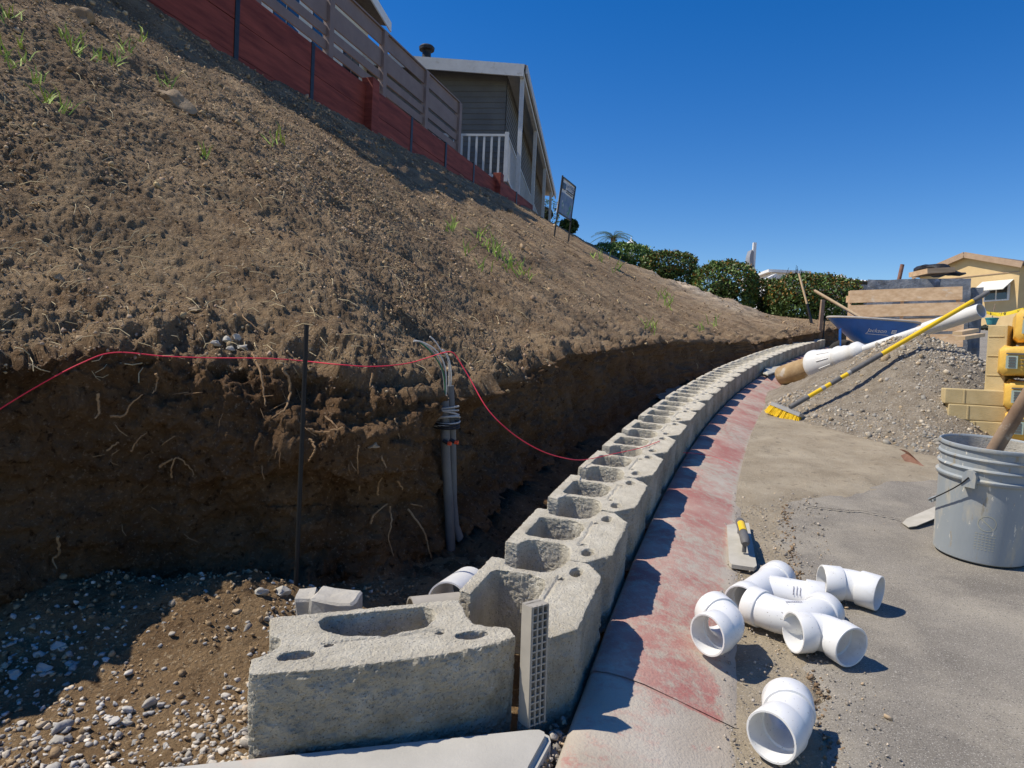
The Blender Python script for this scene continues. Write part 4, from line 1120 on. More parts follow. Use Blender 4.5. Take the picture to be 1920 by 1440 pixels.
def dashes(M, n, parent, seed):
    r = random.Random(seed); mb = MB(); x = -.02
    while x < .02:
        w_ = r.uniform(.0015, .004); mb.add([M @ Vector((x, -.0022, 0)), M @ Vector((x + w_, -.0022, 0)), M @ Vector((x + w_, .0022, 0)), M @ Vector((x, .0022, 0))], [(0, 1, 2, 3)]); x += w_ + .0012
    return stuff(mb.build('faint_print', print_m, parent, shift=(0, 0, 0)))
dashes(Matrix.Translation((-.004, .036, HR * 2 - .0040)) @ Matrix.Rotation(.08, 4, 'Z'), 10, sw, 4)
# sanitary tee behind the sweep
g = G(1424, 1140)
t = thing('pipe_tee', 'white pipe tee with printed code behind the long sweep bend', 'pipe fitting', M=gmat(g.x, g.y, .0045), group='white plastic pipe fittings on the road')
p, ro, ri = elbow_path((-.66, -.75), (.66, .75), .082, .042)
sweep(p, ro, ri).build('run', pvc, t, True, shift=(0, 0, 0))
Bd = Vector((.93, -.36, 0)).normalized(); o_ = Vector((0, 0, HR))
pts = [o_ + Bd * .02, o_ + Bd * .105, o_ + Bd * .107, o_ + Bd * .148, o_ + Bd * .15]
sweep(pts, [HR - .006, HR - .005, HR, HR, HR - .001], [HR - .010, HR - .010, HR - .0052, HR - .0048, HR - .0045]).build('branch', pvc, t, True, shift=(0, 0, 0))
bz = o_ + Bd * .085
side = Vector((Bd.y, -Bd.x, 0)); nn = (side * .80 + Z3 * .6).normalized(); vv_ = nn.cross(Bd)
if vv_.z < 0: vv_ = -vv_
TM = Matrix((Bd, vv_, nn)).transposed().to_4x4()
for q_ in range(3):
    dashes(Matrix.Translation(bz + nn * (HR - .0040) + Bd * (.008 - .008 * q_)) @ TM @ Matrix.Rotation(math.pi / 2, 4, 'Z') @ Matrix.Scale(.55, 4), 6, t, q_)

# ------------------------------------------------------------------ hand float and trowel
def plate(px4, off, th, name, m, parent):
    q = [G(a, b, off) for a, b in px4]
    return MB().add(q + [p - GN * th for p in q], [(0, 1, 2, 3), (7, 6, 5, 4), (0, 4, 5, 1), (1, 5, 6, 2), (2, 6, 7, 3), (3, 7, 4, 0)]).build(name, m, parent)
c_ = G(1390, 1025)
fl = thing('hand_float', 'dusty hand float with grey and yellow grip on the gutter beside the red kerb', 'hand float', tuple(c_))
bm_pts = [(1363, 984), (1404, 980), (1419, 1060), (1414, 1064), (1372, 1058), (1367, 1052)]
q = [G(a, b, .018) for a, b in bm_pts]; nq = len(q)
MB().add(q + [p - GN * .012 for p in q], [tuple(range(nq - 1, -1, -1)), tuple(range(nq, 2 * nq))] + [(i, (i + 1) % nq, nq + (i + 1) % nq, nq + i) for i in range(nq)]).build('blade', trowel_m, fl)
h1, h2 = G(1386, 1000, .024), G(1395, 1035, .024)
for hh_ in (h1, h2): MB().tube([hh_, hh_ + GN * .032], .007, 8).build('bracket', grey_p, fl)
dh_ = (h2 - h1).normalized()
gpth = [h1 - dh_ * .022 + GN * .032, h1 - dh_ * .014 + GN * .036, h1 + GN * .038, h1.lerp(h2, .5) + GN * .040, h2 + GN * .038, h2 + dh_ * .016 + GN * .036, h2 + dh_ * .022 + GN * .033]
gr_ = MB().tube(gpth, [.010, .014, .0145, .014, .0145, .0135, .010], 14).build('grip', grey_p, fl, True)
MB().tube([h1.lerp(h2, .15) + GN * .0405, h1.lerp(h2, .65) + GN * .042], [.0135, .0135], 12).build('yellow_inlay', yel, gr_, True)
tr = [(1692, 980), (1700, 972), (1752, 950), (1790, 938), (1790, 965), (1752, 972), (1718, 986), (1704, 988)]
q = [G(a, b, .008 + .020 * (a - 1692) / 100) for a, b in tr]; nq = len(q)
c_ = G(1720, 978)
tv = thing('trowel', 'grey trowel blade sticking out from behind the bucket', 'trowel', tuple(c_))
MB().add(q + [p - GN * .003 for p in q], [tuple(range(nq - 1, -1, -1)), tuple(range(nq, 2 * nq))] + [(i, (i + 1) % nq, nq + (i + 1) % nq, nq + i) for i in range(nq)]).build('blade', trowel_m, tv)
MB().tube([G(1785, 952, .03), G(1830, 940, .05)], .008, 8).build('tang', steel_dk, tv)

# ------------------------------------------------------------------ bucket
bk_p = G(1835, 1040)
BM = gmat(bk_p.x, bk_p.y, .007)
bk = thing('bucket', 'grey five gallon bucket crusted with mortar at the right edge', 'bucket', M=BM)
prof = [(0, 0), (.128, 0), (.1325, .004), (.134, .02), (.1425, .255), (.1485, .257), (.1525, .262), (.1525, .268), (.1435, .272), (.1445, .292), (.1495, .295), (.1515, .299), (.1495, .303), (.1445, .305), (.1455, .325), (.1500, .328), (.1515, .332), (.1500, .336), (.1455, .338), (.146, .358), (.1515, .360), (.1530, .366), (.1515, .371), (.1470, .372), (.1435, .368), (.1415, .330), (.131, .03), (0, .028)]
bod = MB().lathe(prof, 72).build('bucket_body', bucket_m, bk, True, shift=(0, 0, 0))
pr2 = [(.1428, .366), (.1418, .30), (.138, .20), (.134, .10), (0, .10)]
def crust(prof, n=64):
    mb = MB(); mb.lathe(prof, n); V = np.array(mb.v); d = .0025 * fbm(V * 40, 3, 7) - .001
    r = np.hypot(V[:, 0], V[:, 1]); mb.v = [tuple(v) for v in (V - np.stack([V[:, 0] / (r + 1e-6) * np.abs(d), V[:, 1] / (r + 1e-6) * np.abs(d), -d * .3], -1))]; return mb
crust(pr2).build('mortar_crust', mortar, bk, True, shift=(0, 0, 0))
tc_ = Vector((-.56, -.83, 0)).normalized(); lf_ = Vector((-.83, .56, 0)).normalized()
a_ = math.radians(19); ed = tc_ * math.cos(a_) + lf_ * math.sin(a_); es = Vector((-ed.y, ed.x, 0))
ear = MB()
EMx = Matrix((es, Z3, ed)).transposed().to_4x4()
for sgn in (1, -1):
    Mx = Matrix.Translation(ed * sgn * .152 + Z3 * .272) @ Matrix((es, Z3, ed)).transposed().to_4x4()
    pl_ = [(-.019, -.028), (.019, -.028), (.019, .010), (.014, .021), (.006, .026), (-.006, .026), (-.014, .021), (-.019, .010)]
    MB().prism(pl_, -.010, .010, Mx).build('ear', bucket_m, bk, shift=(0, 0, 0))
bp_ = []
hang = lf_ * 1.0
hd = (lf_ - ed * lf_.dot(ed)).normalized()
for i in range(25):
    th = math.pi * i / 24
    p = ed * math.cos(th) * .165 + hd * math.sin(th) * .158 + Z3 * (.276 - .135 * math.sin(th) ** .8)
    bp_.append(p)
MB().tube(bp_, .0022, 6).build('bail', steel_dk, bk, True, shift=(0, 0, 0))
MB().tube(bp_[11:14], .009, 10).build('bail_grip', bucket_m, bk, True, shift=(0, 0, 0))
# faded printed ring on the side
mb = MB()
a2 = math.radians(-4); rd_ = tc_ * math.cos(a2) + lf_ * math.sin(a2)
phi0 = math.atan2(rd_.y, rd_.x)
def onb(dphi, z, o=.0006):
    r = .134 + (.1425 - .134) * (z - .02) / .235 + o; return Vector((r * math.cos(phi0 + dphi), r * math.sin(phi0 + dphi), z))
def ringstrip(R, wdt, z0):
    vs = []; fs = []; n = 48
    for i in range(n + 1):
        t = 2 * math.pi * i / n
        for rr in (R - wdt / 2, R + wdt / 2): vs.append(onb(rr * math.cos(t) / .138, z0 + rr * math.sin(t)))
        if i: fs.append((2 * i - 2, 2 * i - 1, 2 * i + 1, 2 * i))
    mb.add(vs, fs)
ringstrip(.024, .0022, .135)
for (u0, w0, u1, w1) in ((-.018, .150, .018, .119),):
    vs = []; 
    for i in range(9):
        t = i / 8; u_, z_ = u0 + (u1 - u0) * t, w0 + (w1 - w0) * t; vs += [onb((u_ - .001) / .138, z_ - .001), onb((u_ + .001) / .138, z_ + .001)]
    mb.add(vs, [(2 * i, 2 * i + 2, 2 * i + 3, 2 * i + 1) for i in range(8)])
for r_ in range(7):
    z_ = .100 - r_ * .0085
    for seg in range(6):
        u0 = -.028 + seg * .0098; vs = [onb(u0 / .138, z_), onb((u0 + random.uniform(.004, .009)) / .138, z_), onb((u0 + .006) / .138, z_ + .0022), onb(u0 / .138, z_ + .0022)]
        mb.add(vs, [(0, 1, 2, 3)])
mb.build('faded_print', gst, bod, shift=(0, 0, 0))
# handle leaning in the bucket
h0_, h1_ = D(1868, 838, 2.34), D(1990, 640, 2.16)
bot = h0_ + (h0_ - h1_).normalized() * .14
solo('tool_handle', MB().tube([bot, h0_, h0_.lerp(h1_, .5), h1_, h1_ + (h1_ - h0_) * .6], [.021, .0235, .022, .021, .021], 16), wood_dk, 'thick weathered wooden tool handle leaning out of the grey bucket', 'tool handle', smooth=True)

# ------------------------------------------------------------------ tan pavers
def paver(parent_label, M, group='tan concrete pavers beside the bags'):
    t = thing('paver', parent_label, 'paver', M=M, group=group)
    MB().box((0, 0, 0), (.40, .20, .092), None, .006).build('paver_body', paver_m, t, shift=(0, 0, 0))
    for xx in (-.10,): MB().box((xx, -.101, 0), (.010, .006, .084), None, .002).build('spacer_rib', paver_m, t, shift=(0, 0, 0))
    return t
psx, psy = 2.80, 4.25
for k in range(4):
    z_ = .395 + k * .0925
    rz_ = (-.62, -.60, -.56, -.60)[k]; dx_ = (.03, .03, -.005, -.02)[k]
    paver(('tan paver lowest in the small stack behind the bucket', 'tan paver second from the bottom of the small stack', 'tan paver just under the top of the small stack', 'topmost tan paver of the small stack, wide face up')[k],
          Matrix.Translation((psx + dx_ + .05, psy + (0, 0, .02, .03)[k], z_ + .046)) @ Matrix.Rotation(rz_ + .16, 4, 'Z'))
cb_, ct_ = D(1882, 738, 4.18), D(1886, 610, 4.18)
Mx = Matrix.Translation((cb_ + ct_) / 2 + Vector((.045, .10, 0))) @ Matrix.Rotation(-.84, 4, 'Z') @ Matrix.Rotation(math.pi / 2, 4, 'Y') @ Matrix.Rotation(0, 4, 'X')
# upright paver: long axis vertical, narrow rib face towards the viewer
t = thing('paver', 'tan paver standing on its end on the stack beside the yellow bags', 'paver', M=Mx, group='tan concrete pavers beside the bags')
MB().box((0, 0, 0), (.405, .20, .102), None, .006).build('paver_body', paver_m, t, shift=(0, 0, 0))
for xx in (-.135, -.02, .095, .185): MB().box((xx, -.101, -.005), (.008, .006, .078), None, .002).build('spacer_rib', paver_m, t, shift=(0, 0, 0))

# ------------------------------------------------------------------ yellow bags
def bag(pxl, pyt, pyb, Y, label, ln=.62, tilt=0.0):
    lt = D(pxl, (pyt + pyb) / 2, Y); hgt = (pyb - pyt) * Y / FPX
    t = thing('cement_bag', label, 'bag', M=Matrix.Translation(lt) @ Matrix.Rotation(tilt, 4, 'Y') @ Matrix.Rotation(-.56, 4, 'Z'), group='yellow cement bags stacked at the right edge')
    mb = MB(); nu_, nv_ = 26, 30
    vs = []; wd = .40
    for i in range(nu_ + 1):
        u = i / nu_; e = min(1, math.sin(math.pi * min(max(u, .0), 1)) * 5.0) ** .22 if 0 < u < 1 else 0
        for j in range(nv_):
            a = 2 * math.pi * j / nv_; ca, sa = math.cos(a), math.sin(a)
            sx = math.copysign(abs(ca) ** .28, ca); sz = math.copysign(abs(sa) ** .40, sa)
            wob = .006 * math.sin(u * 17 + j) + .005 * math.sin(j * 1.7 + u * 31)
            vs.append((u * ln, sx * wd / 2 * (.86 + .14 * e) + wd / 2, sz * (hgt / 2 * (.74 + .26 * e) + wob * e)))
    fs = [(i * nv_ + j, i * nv_ + (j + 1) % nv_, (i + 1) * nv_ + (j + 1) % nv_, (i + 1) * nv_ + j) for i in range(nu_) for j in range(nv_)]
    fs += [tuple(range(nv_)), tuple(range(nu_ * nv_ + nv_ - 1, nu_ * nv_ - 1, -1))]
    mb.add(vs, fs); bb = mb.build('bag_body', bag_m, t, True, shift=(0, 0, 0))
    h = hgt
    def pan(u0, u1, z0, z1, m, nm):
        MB().box(((u0 + u1) / 2, -.006, (z0 + z1) / 2), (u1 - u0, .008, z1 - z0)).build(nm, m, bb, shift=(0, 0, 0))
    pan(.030, .085, -.26 * h, .16 * h, bag_lab, 'label_panel'); pan(.03, .30, .20 * h, .25 * h, bag_dk, 'printed_band')
    for q in range(4): MB().box((.058, -.0115, (.09 - .09 * q) * h), (.032, .003, .010)).build('printed_line', bag_dk, bb, shift=(0, 0, 0))
    for q in range(3): MB().box((.15, -.0075, (.08 - .12 * q) * h), (.11, .008, .004)).build('printed_line', bag_dk, bb, shift=(0, 0, 0))
    return t
bag(1885, 770, 826, 4.05, 'yellow cement bag lowest of the stack above the bucket rim')
bag(1884, 712, 768, 4.05, 'yellow cement bag second from the bottom, crossed by the wooden handle')
bag(1874, 647, 704, 4.05, 'yellow cement bag beside the foot of the upright paver')
bag(1905, 578, 640, 4.05, 'topmost yellow cement bag, level with the upright paver top', tilt=.03)

# ------------------------------------------------------------------ broom
hb = D(1478, 768, 4.86)
br = thing('broom', 'yellow push broom resting its long handle across the gravel heap', 'broom', tuple(G(1470, 790)))
L0, L1 = D(1449, 757, 4.98), D(1503, 779, 4.78)
ax = (L1 - L0).normalized(); dn_ = Vector((-.05, -.25, -1)).normalized(); dn_ = (dn_ - ax * dn_.dot(ax)).normalized(); th_ = ax.cross(dn_)
Mh = Matrix((ax, th_, dn_)).transposed()
n = 14; pl = []
for i in range(n + 1):
    t = i / n; w_ = .026 + .012 * math.sin(math.pi * t); pl.append((t * (L1 - L0).length, w_))
poly = [(a, b) for a, b in pl] + [(a, -b) for a, b in reversed(pl)]
MB().prism(poly, -.012, .012, Matrix.Translation(L0) @ Mh.to_4x4()).build('head_block', greylt, br)
mb = MB()
for i in range(900):
    t = random.random(); w_ = random.uniform(-1, 1) * (.024 + .010 * math.sin(math.pi * t))
    p0 = L0 + ax * t * (L1 - L0).length + th_ * w_ + dn_ * .010
    p1 = p0 + dn_ * (.062 + random.uniform(-.006, .004)) + ax * (t - .5) * .035 + th_ * w_ * .5 + Vector((random.gauss(0, .003), random.gauss(0, .003), 0))
    s_ = ax * .0016; q_ = th_ * .0016
    mb.add([p0 - s_, p0 + s_, p0 + q_, p1 - s_, p1 + s_, p1 + q_], [(0, 1, 4, 3), (1, 2, 5, 4), (2, 0, 3, 5), (3, 4, 5)])
b_ = mb.build('bristles', bristle_m, br); b_['kind'] = 'stuff'
hs_, he_ = D(1481, 764, 4.84), D(1853, 548, 5.0)
def hpt(t): return hs_.lerp(he_, t)
for nm, a0, a1, r_, m_ in (('socket', 0, .09, .017, grey_p), ('handle', .07, .155, .0145, yel), ('ferrule', .155, .172, .017, greylt), ('handle', .172, .20, .0145, yel), ('sleeve', .20, .25, .0165, grey_p), ('handle', .25, .285, .0145, yel), ('ferrule', .285, .30, .0175, greylt), ('sleeve', .30, .455, .0175, grey_p), ('handle', .45, .925, .0160, yel), ('grip', .92, 1.0, .0165, grey_p)):
    MB().tube([hpt(a0), hpt((a0 + a1) / 2), hpt(a1)], r_, 14).build(nm, m_, br, True)

# ------------------------------------------------------------------ lamp post lying on the heap
A = D(1468, 705, 6.95); E_ = D(1838, 583, 5.2)
def proj_x(p):
    v = Vector(p) - Vector((0, 0, CAMH)); return 960 + FPX * v.dot(Rv) / v.dot(F)
def t_at(px):
    a, b = 0, 1.2
    for _ in range(40):
        m = (a + b) / 2
        if proj_x(A.lerp(E_, m)) < px: a = m
        else: b = m
    return a
lp = thing('lamp_post', 'white plastic lamp post with flared base lying across the gravel heap', 'lamp post', tuple(G(1480, 722)))
AL = (E_ - A).length; dirv = (E_ - A).normalized()
sd_ = dirv.cross(Z3).normalized(); u_ = sd_.cross(dirv)
LM = Matrix.Translation(A) @ Matrix((sd_, u_, dirv)).transposed().to_4x4()
LM_ = LM.copy()
def zz(px): return t_at(px) * AL
def lath(prof, n=36): return MB().lathe([(r, zz(p)) for r, p in prof], n, LM)
tb = lath([(0, 1461), (.092, 1461), (.100, 1463), (.102, 1490), (.098, 1515), (.10, 1540)])
V = np.array(tb.v); V += .006 * np.stack([fbm(V * 14 + 3, 3, 5), fbm(V * 14 + 9, 3, 6), fbm(V * 14 + 20, 3, 7)], -1); tb.v = [tuple(v) for v in V]
tb.build('concrete_footing', tube_m, lp, True)
lath([(.09, 1529), (.134, 1526), (.142, 1528), (.142, 1533), (.131, 1536), (.129, 1541), (.120, 1544), (.116, 1547), (.090, 1570), (.100, 1572), (.102, 1577), (.090, 1580), (.088, 1588), (.078, 1592), (.076, 1602), (.084, 1604), (.084, 1611), (.070, 1614), (.052, 1619), (.035, 1621)]).build('flared_base', pvc2, lp, True)
for k in range(10):
    a = 2 * math.pi * k / 10
    d_ = sd_ * math.cos(a) + u_ * math.sin(a); p0 = A + dirv * zz(1548) + d_ * .116; p1 = A + dirv * zz(1567) + d_ * .093
    MB().tube([p0, p1], .0055, 6).build('flute', pvc2, lp)
lath([(.034, 1617), (.036, 1720), (.037, 1760)], 24).build('pole', pvc2, lp, True)
sweep([A + dirv * zz(p) for p in (1735, 1745, 1800, 1838, 1840)], [.052, .0535, .054, .0545, .054], [.049] * 5).build('pole_sleeve', pvc2, lp, True)

# ------------------------------------------------------------------ wheelbarrow
wbY = 9.0
wl = thing('wheelbarrow', 'blue steel wheelbarrow with one black tyre behind the lamp post', 'wheelbarrow', (D(1640, 690, wbY).x, wbY, gz(wbY)))
rl_, rr_ = D(1553, 591, 9.15), D(1733, 604, 8.75)
ax_ = (rr_ - rl_); RL = ax_.length; ax_.normalize(); wd_ = Vector((-ax_.y, ax_.x, 0)).normalized(); upv = ax_.cross(wd_); upv = upv if upv.z > 0 else -upv
cN = rl_.lerp(rr_, .5) + wd_ * .36
def trayring(k):
    t = k / 8
    hl = RL / 2 * (.34 + .66 * t ** .85); hw = .36 * (.50 + .50 * t ** .8); cz = -.31 * (1 - t); cx = .03 * (1 - t)
    out = []
    for j in range(40):
        a = 2 * math.pi * j / 40; ca, sa = math.cos(a), math.sin(a)
        sx = math.copysign(abs(ca) ** .62, ca); sy = math.copysign(abs(sa) ** .62, sa)
        nose = 1 - .38 * max(0, -sx) ** 2 * t
        out.append(cN + ax_ * (sx * hl + cx) + wd_ * (sy * hw * nose) + upv * cz)
    return out
vs = []; fs = []
for k in range(9): vs += trayring(k)
for k in range(8):
    for j in range(40): fs.append((k * 40 + j, k * 40 + (j + 1) % 40, k * 40 + 40 + (j + 1) % 40, k * 40 + 40 + j))
inner = [v + upv * .012 for v in vs]
n0 = len(vs)
fs2 = [tuple(n0 + i for i in reversed(f)) for f in fs] + [tuple(range(39, -1, -1)), tuple(n0 + i for i in range(40))]
tray = MB().add(vs + inner, fs + fs2).build('tray', blue_p, wl, True)
rg = trayring(8); MB().tube(rg + [rg[0], rg[1]], .014, 8, False).build('rim', rim_m, tray, True)
wc_ = D(1581, 667, 9.12)
mb = MB(); n = 40; m_ = 14
vs = []; fs = []
wax = (wd_ * .9 + ax_ * .25).normalized(); w1 = Z3; w2 = wax.cross(w1).normalized()
for i in range(n):
    a = 2 * math.pi * i / n; cdir = w1 * math.cos(a) + w2 * math.sin(a)
    for j in range(m_):
        b = 2 * math.pi * j / m_; vs.append(wc_ + cdir * (.155 + .052 * math.cos(b)) + wax * .052 * math.sin(b))
for i in range(n):
    for j in range(m_): fs.append((i * m_ + j, ((i + 1) % n) * m_ + j, ((i + 1) % n) * m_ + (j + 1) % m_, i * m_ + (j + 1) % m_))
wh = mb.add(vs, fs).build('wheel', rubber, wl, True)
MB().tube([wc_ - wax * .03, wc_ + wax * .03], .112, 24).build('rim', steel_dk, wh)
MB().tube([wc_ - wax * .10, wc_ + wax * .10], .012, 8).build('axle', steel_dk, wl)
for sgn in (-1, 1):
    p0 = wc_ + wax * .09 * sgn; p1 = cN + ax_ * RL * .62 + wd_ * .26 * sgn - upv * .28
    MB().tube([p0, p1], .018, 8).build('handle', wood_h, wl)
    q = cN + ax_ * .22 + wd_ * .24 * sgn - upv * .30
    MB().tube([q, Vector((q.x + .02, q.y, gz(q.y)))], .013, 8).build('leg', steel_dk, wl)
    MB().tube([D(1577, 615, 9.0) + wd_ * (.05 if sgn < 0 else .3), D(1576, 660, 9.0) + wd_ * (.05 if sgn < 0 else .3)], .010, 8).build('front_brace', blue_p, wl)
# lettering on the near side of the tray
c1 = D(1650, 620, 8.88)
fn_ = (-wd_ * .88 - upv * .36).normalized(); tx = ax_; ty2 = fn_.cross(tx); ty2 = ty2 if ty2.z > 0 else -ty2
TM = Matrix((tx, ty2, tx.cross(ty2))).transposed().to_4x4()
# outward distance so the print lies on the sheet
def tray_hit(p):
    best = None
    from mathutils.geometry import intersect_ray_tri
    ms = tray.data; off_ = Vector(BASE[wl.name]); o0 = Vector((0, 0, CAMH)); d0 = (p - o0).normalized()
    bv = BVHTree.FromPolygons([v.co + off_ for v in ms.vertices], [tuple(f.vertices) for f in ms.polygons])
    return bv.ray_cast(o0, d0)
def lay_text(txt, size, px, py, name):
    hit = tray_hit(D(px, py, 9)); 
    if hit[0] is None: return
    nn = hit[1]; nn = nn if nn.y < 0 else -nn
    tx = (ax_ - nn * ax_.dot(nn)).normalized(); ty = nn.cross(tx)
    sh = Matrix.Identity(4); sh[0][1] = .25
    o = text_mesh(txt, size, Matrix.Translation(hit[0] + nn * .006) @ Matrix((tx, ty, nn)).transposed().to_4x4() @ sh, ink_wh, name, tray, BASE[wl.name])
    return hit[0], tx, ty, nn
r_ = lay_text('Jackson', .072, 1645, 620, 'lettering')
if r_:
    p, tx, ty, nn = r_
    c = p + tx * .185 + nn * .007; MB().add([c + tx * a + ty * b for a, b in ((-.028, -.024), (.024, -.024), (.032, .026), (-.02, .026))], [(0, 1, 2, 3)]).build('emblem', ink_wh, tray)
    for k in range(3): 
        c2 = c + nn * .001 + tx * (-.012 + .013 * k); MB().add([c2 + tx * a + ty * b for a, b in ((-.003, -.016), (.003, -.016), (.007, .018), (.001, .018))], [(0, 1, 2, 3)]).build('emblem_bar', blue_p, tray)
    c = p - ty * .05 + nn * .006; MB().add([c + tx * a + ty * b for a, b in ((-.13, -.003), (.13, -.003), (.13, .003), (-.13, .003))], [(0, 1, 2, 3)]).build('underline', ink_wh, tray)
# handle resting in the tray
t = thing('shovel', 'shovel lying in the wheelbarrow, only its pale wooden handle showing', 'shovel', tuple(D(1600, 640, 9.2)))
MB().tube([D(1527, 545, 9.6), D(1570, 570, 9.4), D(1640, 611, 9.1)], [.020, .020, .020], 12).build('handle', wood_h, t, True)
MB().box(D(1655, 622, 9.1), (.22, .02, .26)).build('blade', trowel_m, t)

# ------------------------------------------------------------------ pallet panel and wrapped stack
pY = 10.3
pl0, pr0 = D(1594, 545, 10.65), D(1807, 537, 9.95)
axp = (pr0 - pl0).normalized(); PW = (pr0 - pl0).length
pw_ = thing('pallet', 'new wooden pallet standing on edge against the wrapped block stack', 'pallet', (pl0.lerp(pr0, .5).x, pY, gz(pY)))
upp = Vector((.02, .07, 1)).normalized()
for k, (a, b) in enumerate(((0, .185), (.222, .402), (.445, .625), (.668, .848))):
    j = random.uniform(-.01, .01)
    p0 = pl0 - upp * ((a + b) / 2 + .0) + axp * j; p1 = p0 + axp * (PW + random.uniform(-.02, .02))
    MB().beam(p0, p1, .022, b - a, upp).build('board', wood_new, pw_)
for t in (.02, .5, .98):
    p0 = pl0 + axp * PW * t + Vector((0, .06, 0)); MB().beam(p0 - upp * .01, p0 - upp * .95, .09, .045, axp).build('stringer', wood_new, pw_)
for k in range(3):
    p0 = pl0 - upp * (.12 + .36 * k) + Vector((0, .12, 0)); MB().beam(p0, p0 + axp * PW, .02, .10, upp).build('board', wood_new, pw_)
st_ = thing('wrapped_stack', 'pallet of grey blocks in clear stretch wrap with wood and tarp on top', 'wrapped stack', (D(1730, 600, 11).x, 11.2, gz(11.2)))
a0, a1 = D(1627, 524, 11.1), D(1822, 517, 10.45)
cxm = (a0 + a1) / 2; wdt = (a1 - a0).length; zt = a0.z; zb_ = gz(11.2) - .02
def crumple(mb, amp, sc_, seed):
    V = np.array(mb.v); V += amp * np.stack([fbm(V * sc_ + 1, 3, seed), fbm(V * sc_ + 7, 3, seed + 1), fbm(V * sc_ + 13, 3, seed + 2)], -1); mb.v = [tuple(v) for v in V]; return mb
def fine_box(c, size, n=14):
    bm = bmesh.new(); bmesh.ops.create_cube(bm, size=1); bmesh.ops.subdivide_edges(bm, edges=bm.edges[:], cuts=n, use_grid_fill=True)
    bm.verts.index_update(); mb = MB(); mb.add([Vector((v.co.x * size[0], v.co.y * size[1], v.co.z * size[2])) + Vector(c) for v in bm.verts], [tuple(v.index for v in f.verts) for f in bm.faces]); bm.free(); return mb
sa = (a1 - a0); sa.z = 0; sa.normalize(); sb = Vector((-sa.y, sa.x, 0)); SM = Matrix((sa, sb, Z3)).transposed()
def fbox(c, size):
    mb = fine_box((0, 0, 0), size); mb.v = [tuple(SM @ Vector(v) + c) for v in mb.v]; return mb
cc_ = Vector((cxm.x, cxm.y, (zt + zb_) / 2)) + sb * .6
crumple(fbox(cc_, (wdt, 1.15, zt - zb_)), .018, 9, 3).build('wrapped_blocks', wrap_m, st_)
crumple(fbox(cc_ + sa * (wdt * .5 + .10) + sb * .1 - Z3 * .05, (.16, .8, zt - zb_ - .1)), .018, 9, 8).build('wrapped_blocks', wrap_m, st_)

s2 = thing('scrap_wood', 'short wooden board with black tarp heaped on the wrapped stack', 'scrap wood', tuple(D(1760, 515, 11)))
b0, b1 = D(1721, 512, 10.9), D(1772, 509, 10.9)
MB().beam(b0, b1, .5, .075).build('board', wood_new, s2)
tb = MB(); P0, fs = rock_variant(3, 3, 1.0)
tb.add([D(1758, 513, 11.1) + Vector((p[0] * .36, p[1] * .3, max(p[2] * .12, -.02) + .02)) for p in P0], [tuple(f) for f in fs])
crumple(tb, .05, 6, 13).build('black_tarp', tarp_m, s2, True)
solo('rusty_pipe', MB().tube([D(1692, 496, 11.2), D(1684, 532, 11.2)], .030, 10), rust, 'short rusty pipe standing up behind the wrapped stack', 'pipe', smooth=True)
for (q0, q1, lb) in (((1795, 625, 8.2), (1827, 619, 8.6), 'upper of two pale boards lying behind the gravel heap'), ((1800, 634, 7.9), (1838, 628, 8.3), 'lower of two pale boards lying behind the gravel heap')):
    solo('loose_board', MB().beam(D(*q0), D(*q1), .10, .04), wood_h, lb, 'board', group='loose boards behind the heap')
# leaning tools by the shrub
for (q0, q1, r_, m_, nm, lb) in (((1498, 513, 15.2), (1513, 570, 15.0), .022, wood_h, 'shovel', 'tan shovel handle leaning left against the wide shrub'),):
    t = thing(nm, lb, 'shovel', tuple(D(1523, 612, 14.9)))
    MB().tube([D(*q0), D(*q1)], r_, 10).build('handle', m_, t, True)
    MB().tube([D(*q1), D(1523, 612, 14.9)], [.026, .032], 10).build('socket', steel_dk, t, True)
solo('wooden_stake', MB().beam(D(1543, 562, 12.9), D(1535, 645, 12.9), .06, .06, (0, 1, 0)), wood_dk, 'upright wooden stake at the far end of the block wall', 'stake')
solo('steel_stake', MB().tube([D(1546, 598, 12.9), D(1543, 645, 12.9)], .016, 8), steel_dk, 'thin dark steel stake beside the wooden stake', 'stake')
# flat shovel on the kerb
s3 = thing('square_shovel', 'pale worn shovel blade lying on the red kerb by the lamp post footing', 'shovel', tuple(G(1458, 697, .05)))
q = [(1430, 699), (1436, 690), (1462, 686), (1482, 689), (1486, 695), (1470, 697), (1450, 698), (1440, 702)]
qq = [G(a, b, .085 + .02 * math.sin(i)) for i, (a, b) in enumerate(q)]; nq = len(qq)
MB().add(qq + [p - Z3 * .012 for p in qq], [tuple(range(nq)), tuple(range(2 * nq - 1, nq - 1, -1))] + [(i, nq + i, nq + (i + 1) % nq, (i + 1) % nq) for i in range(nq)]).build('blade', trowel_m, s3)
MB().tube([G(1480, 691, .09), G(1500, 690, .10)], .022, 8).build('socket', steel_dk, s3)
# rusty steel scrap at the toe of the heap
s4 = MB(); vs = []; fs = []
for i in range(9):
    t = i / 8; c = D(1690 + 40 * t, 848 + 30 * t, 3.72 - .12 * t); hw = .035 * math.sin(math.pi * (.15 + .8 * t))
    vs += [c + Vector((-.01, 0, hw)), c + Vector((.012, -.03, 0)), c + Vector((-.01, -.02, -hw))]
    if i: fs += [(3 * i - 3, 3 * i, 3 * i + 1, 3 * i - 2), (3 * i - 2, 3 * i + 1, 3 * i + 2, 3 * i - 1)]
s4.add(vs + [Vector(v) + Vector((0, .006, 0)) for v in vs], fs + [tuple(reversed([k + len(vs) for k in f])) for f in fs])
solo('scrap_steel', s4, rust, 'curved rusty steel blade at the toe of the gravel heap', 'scrap metal')

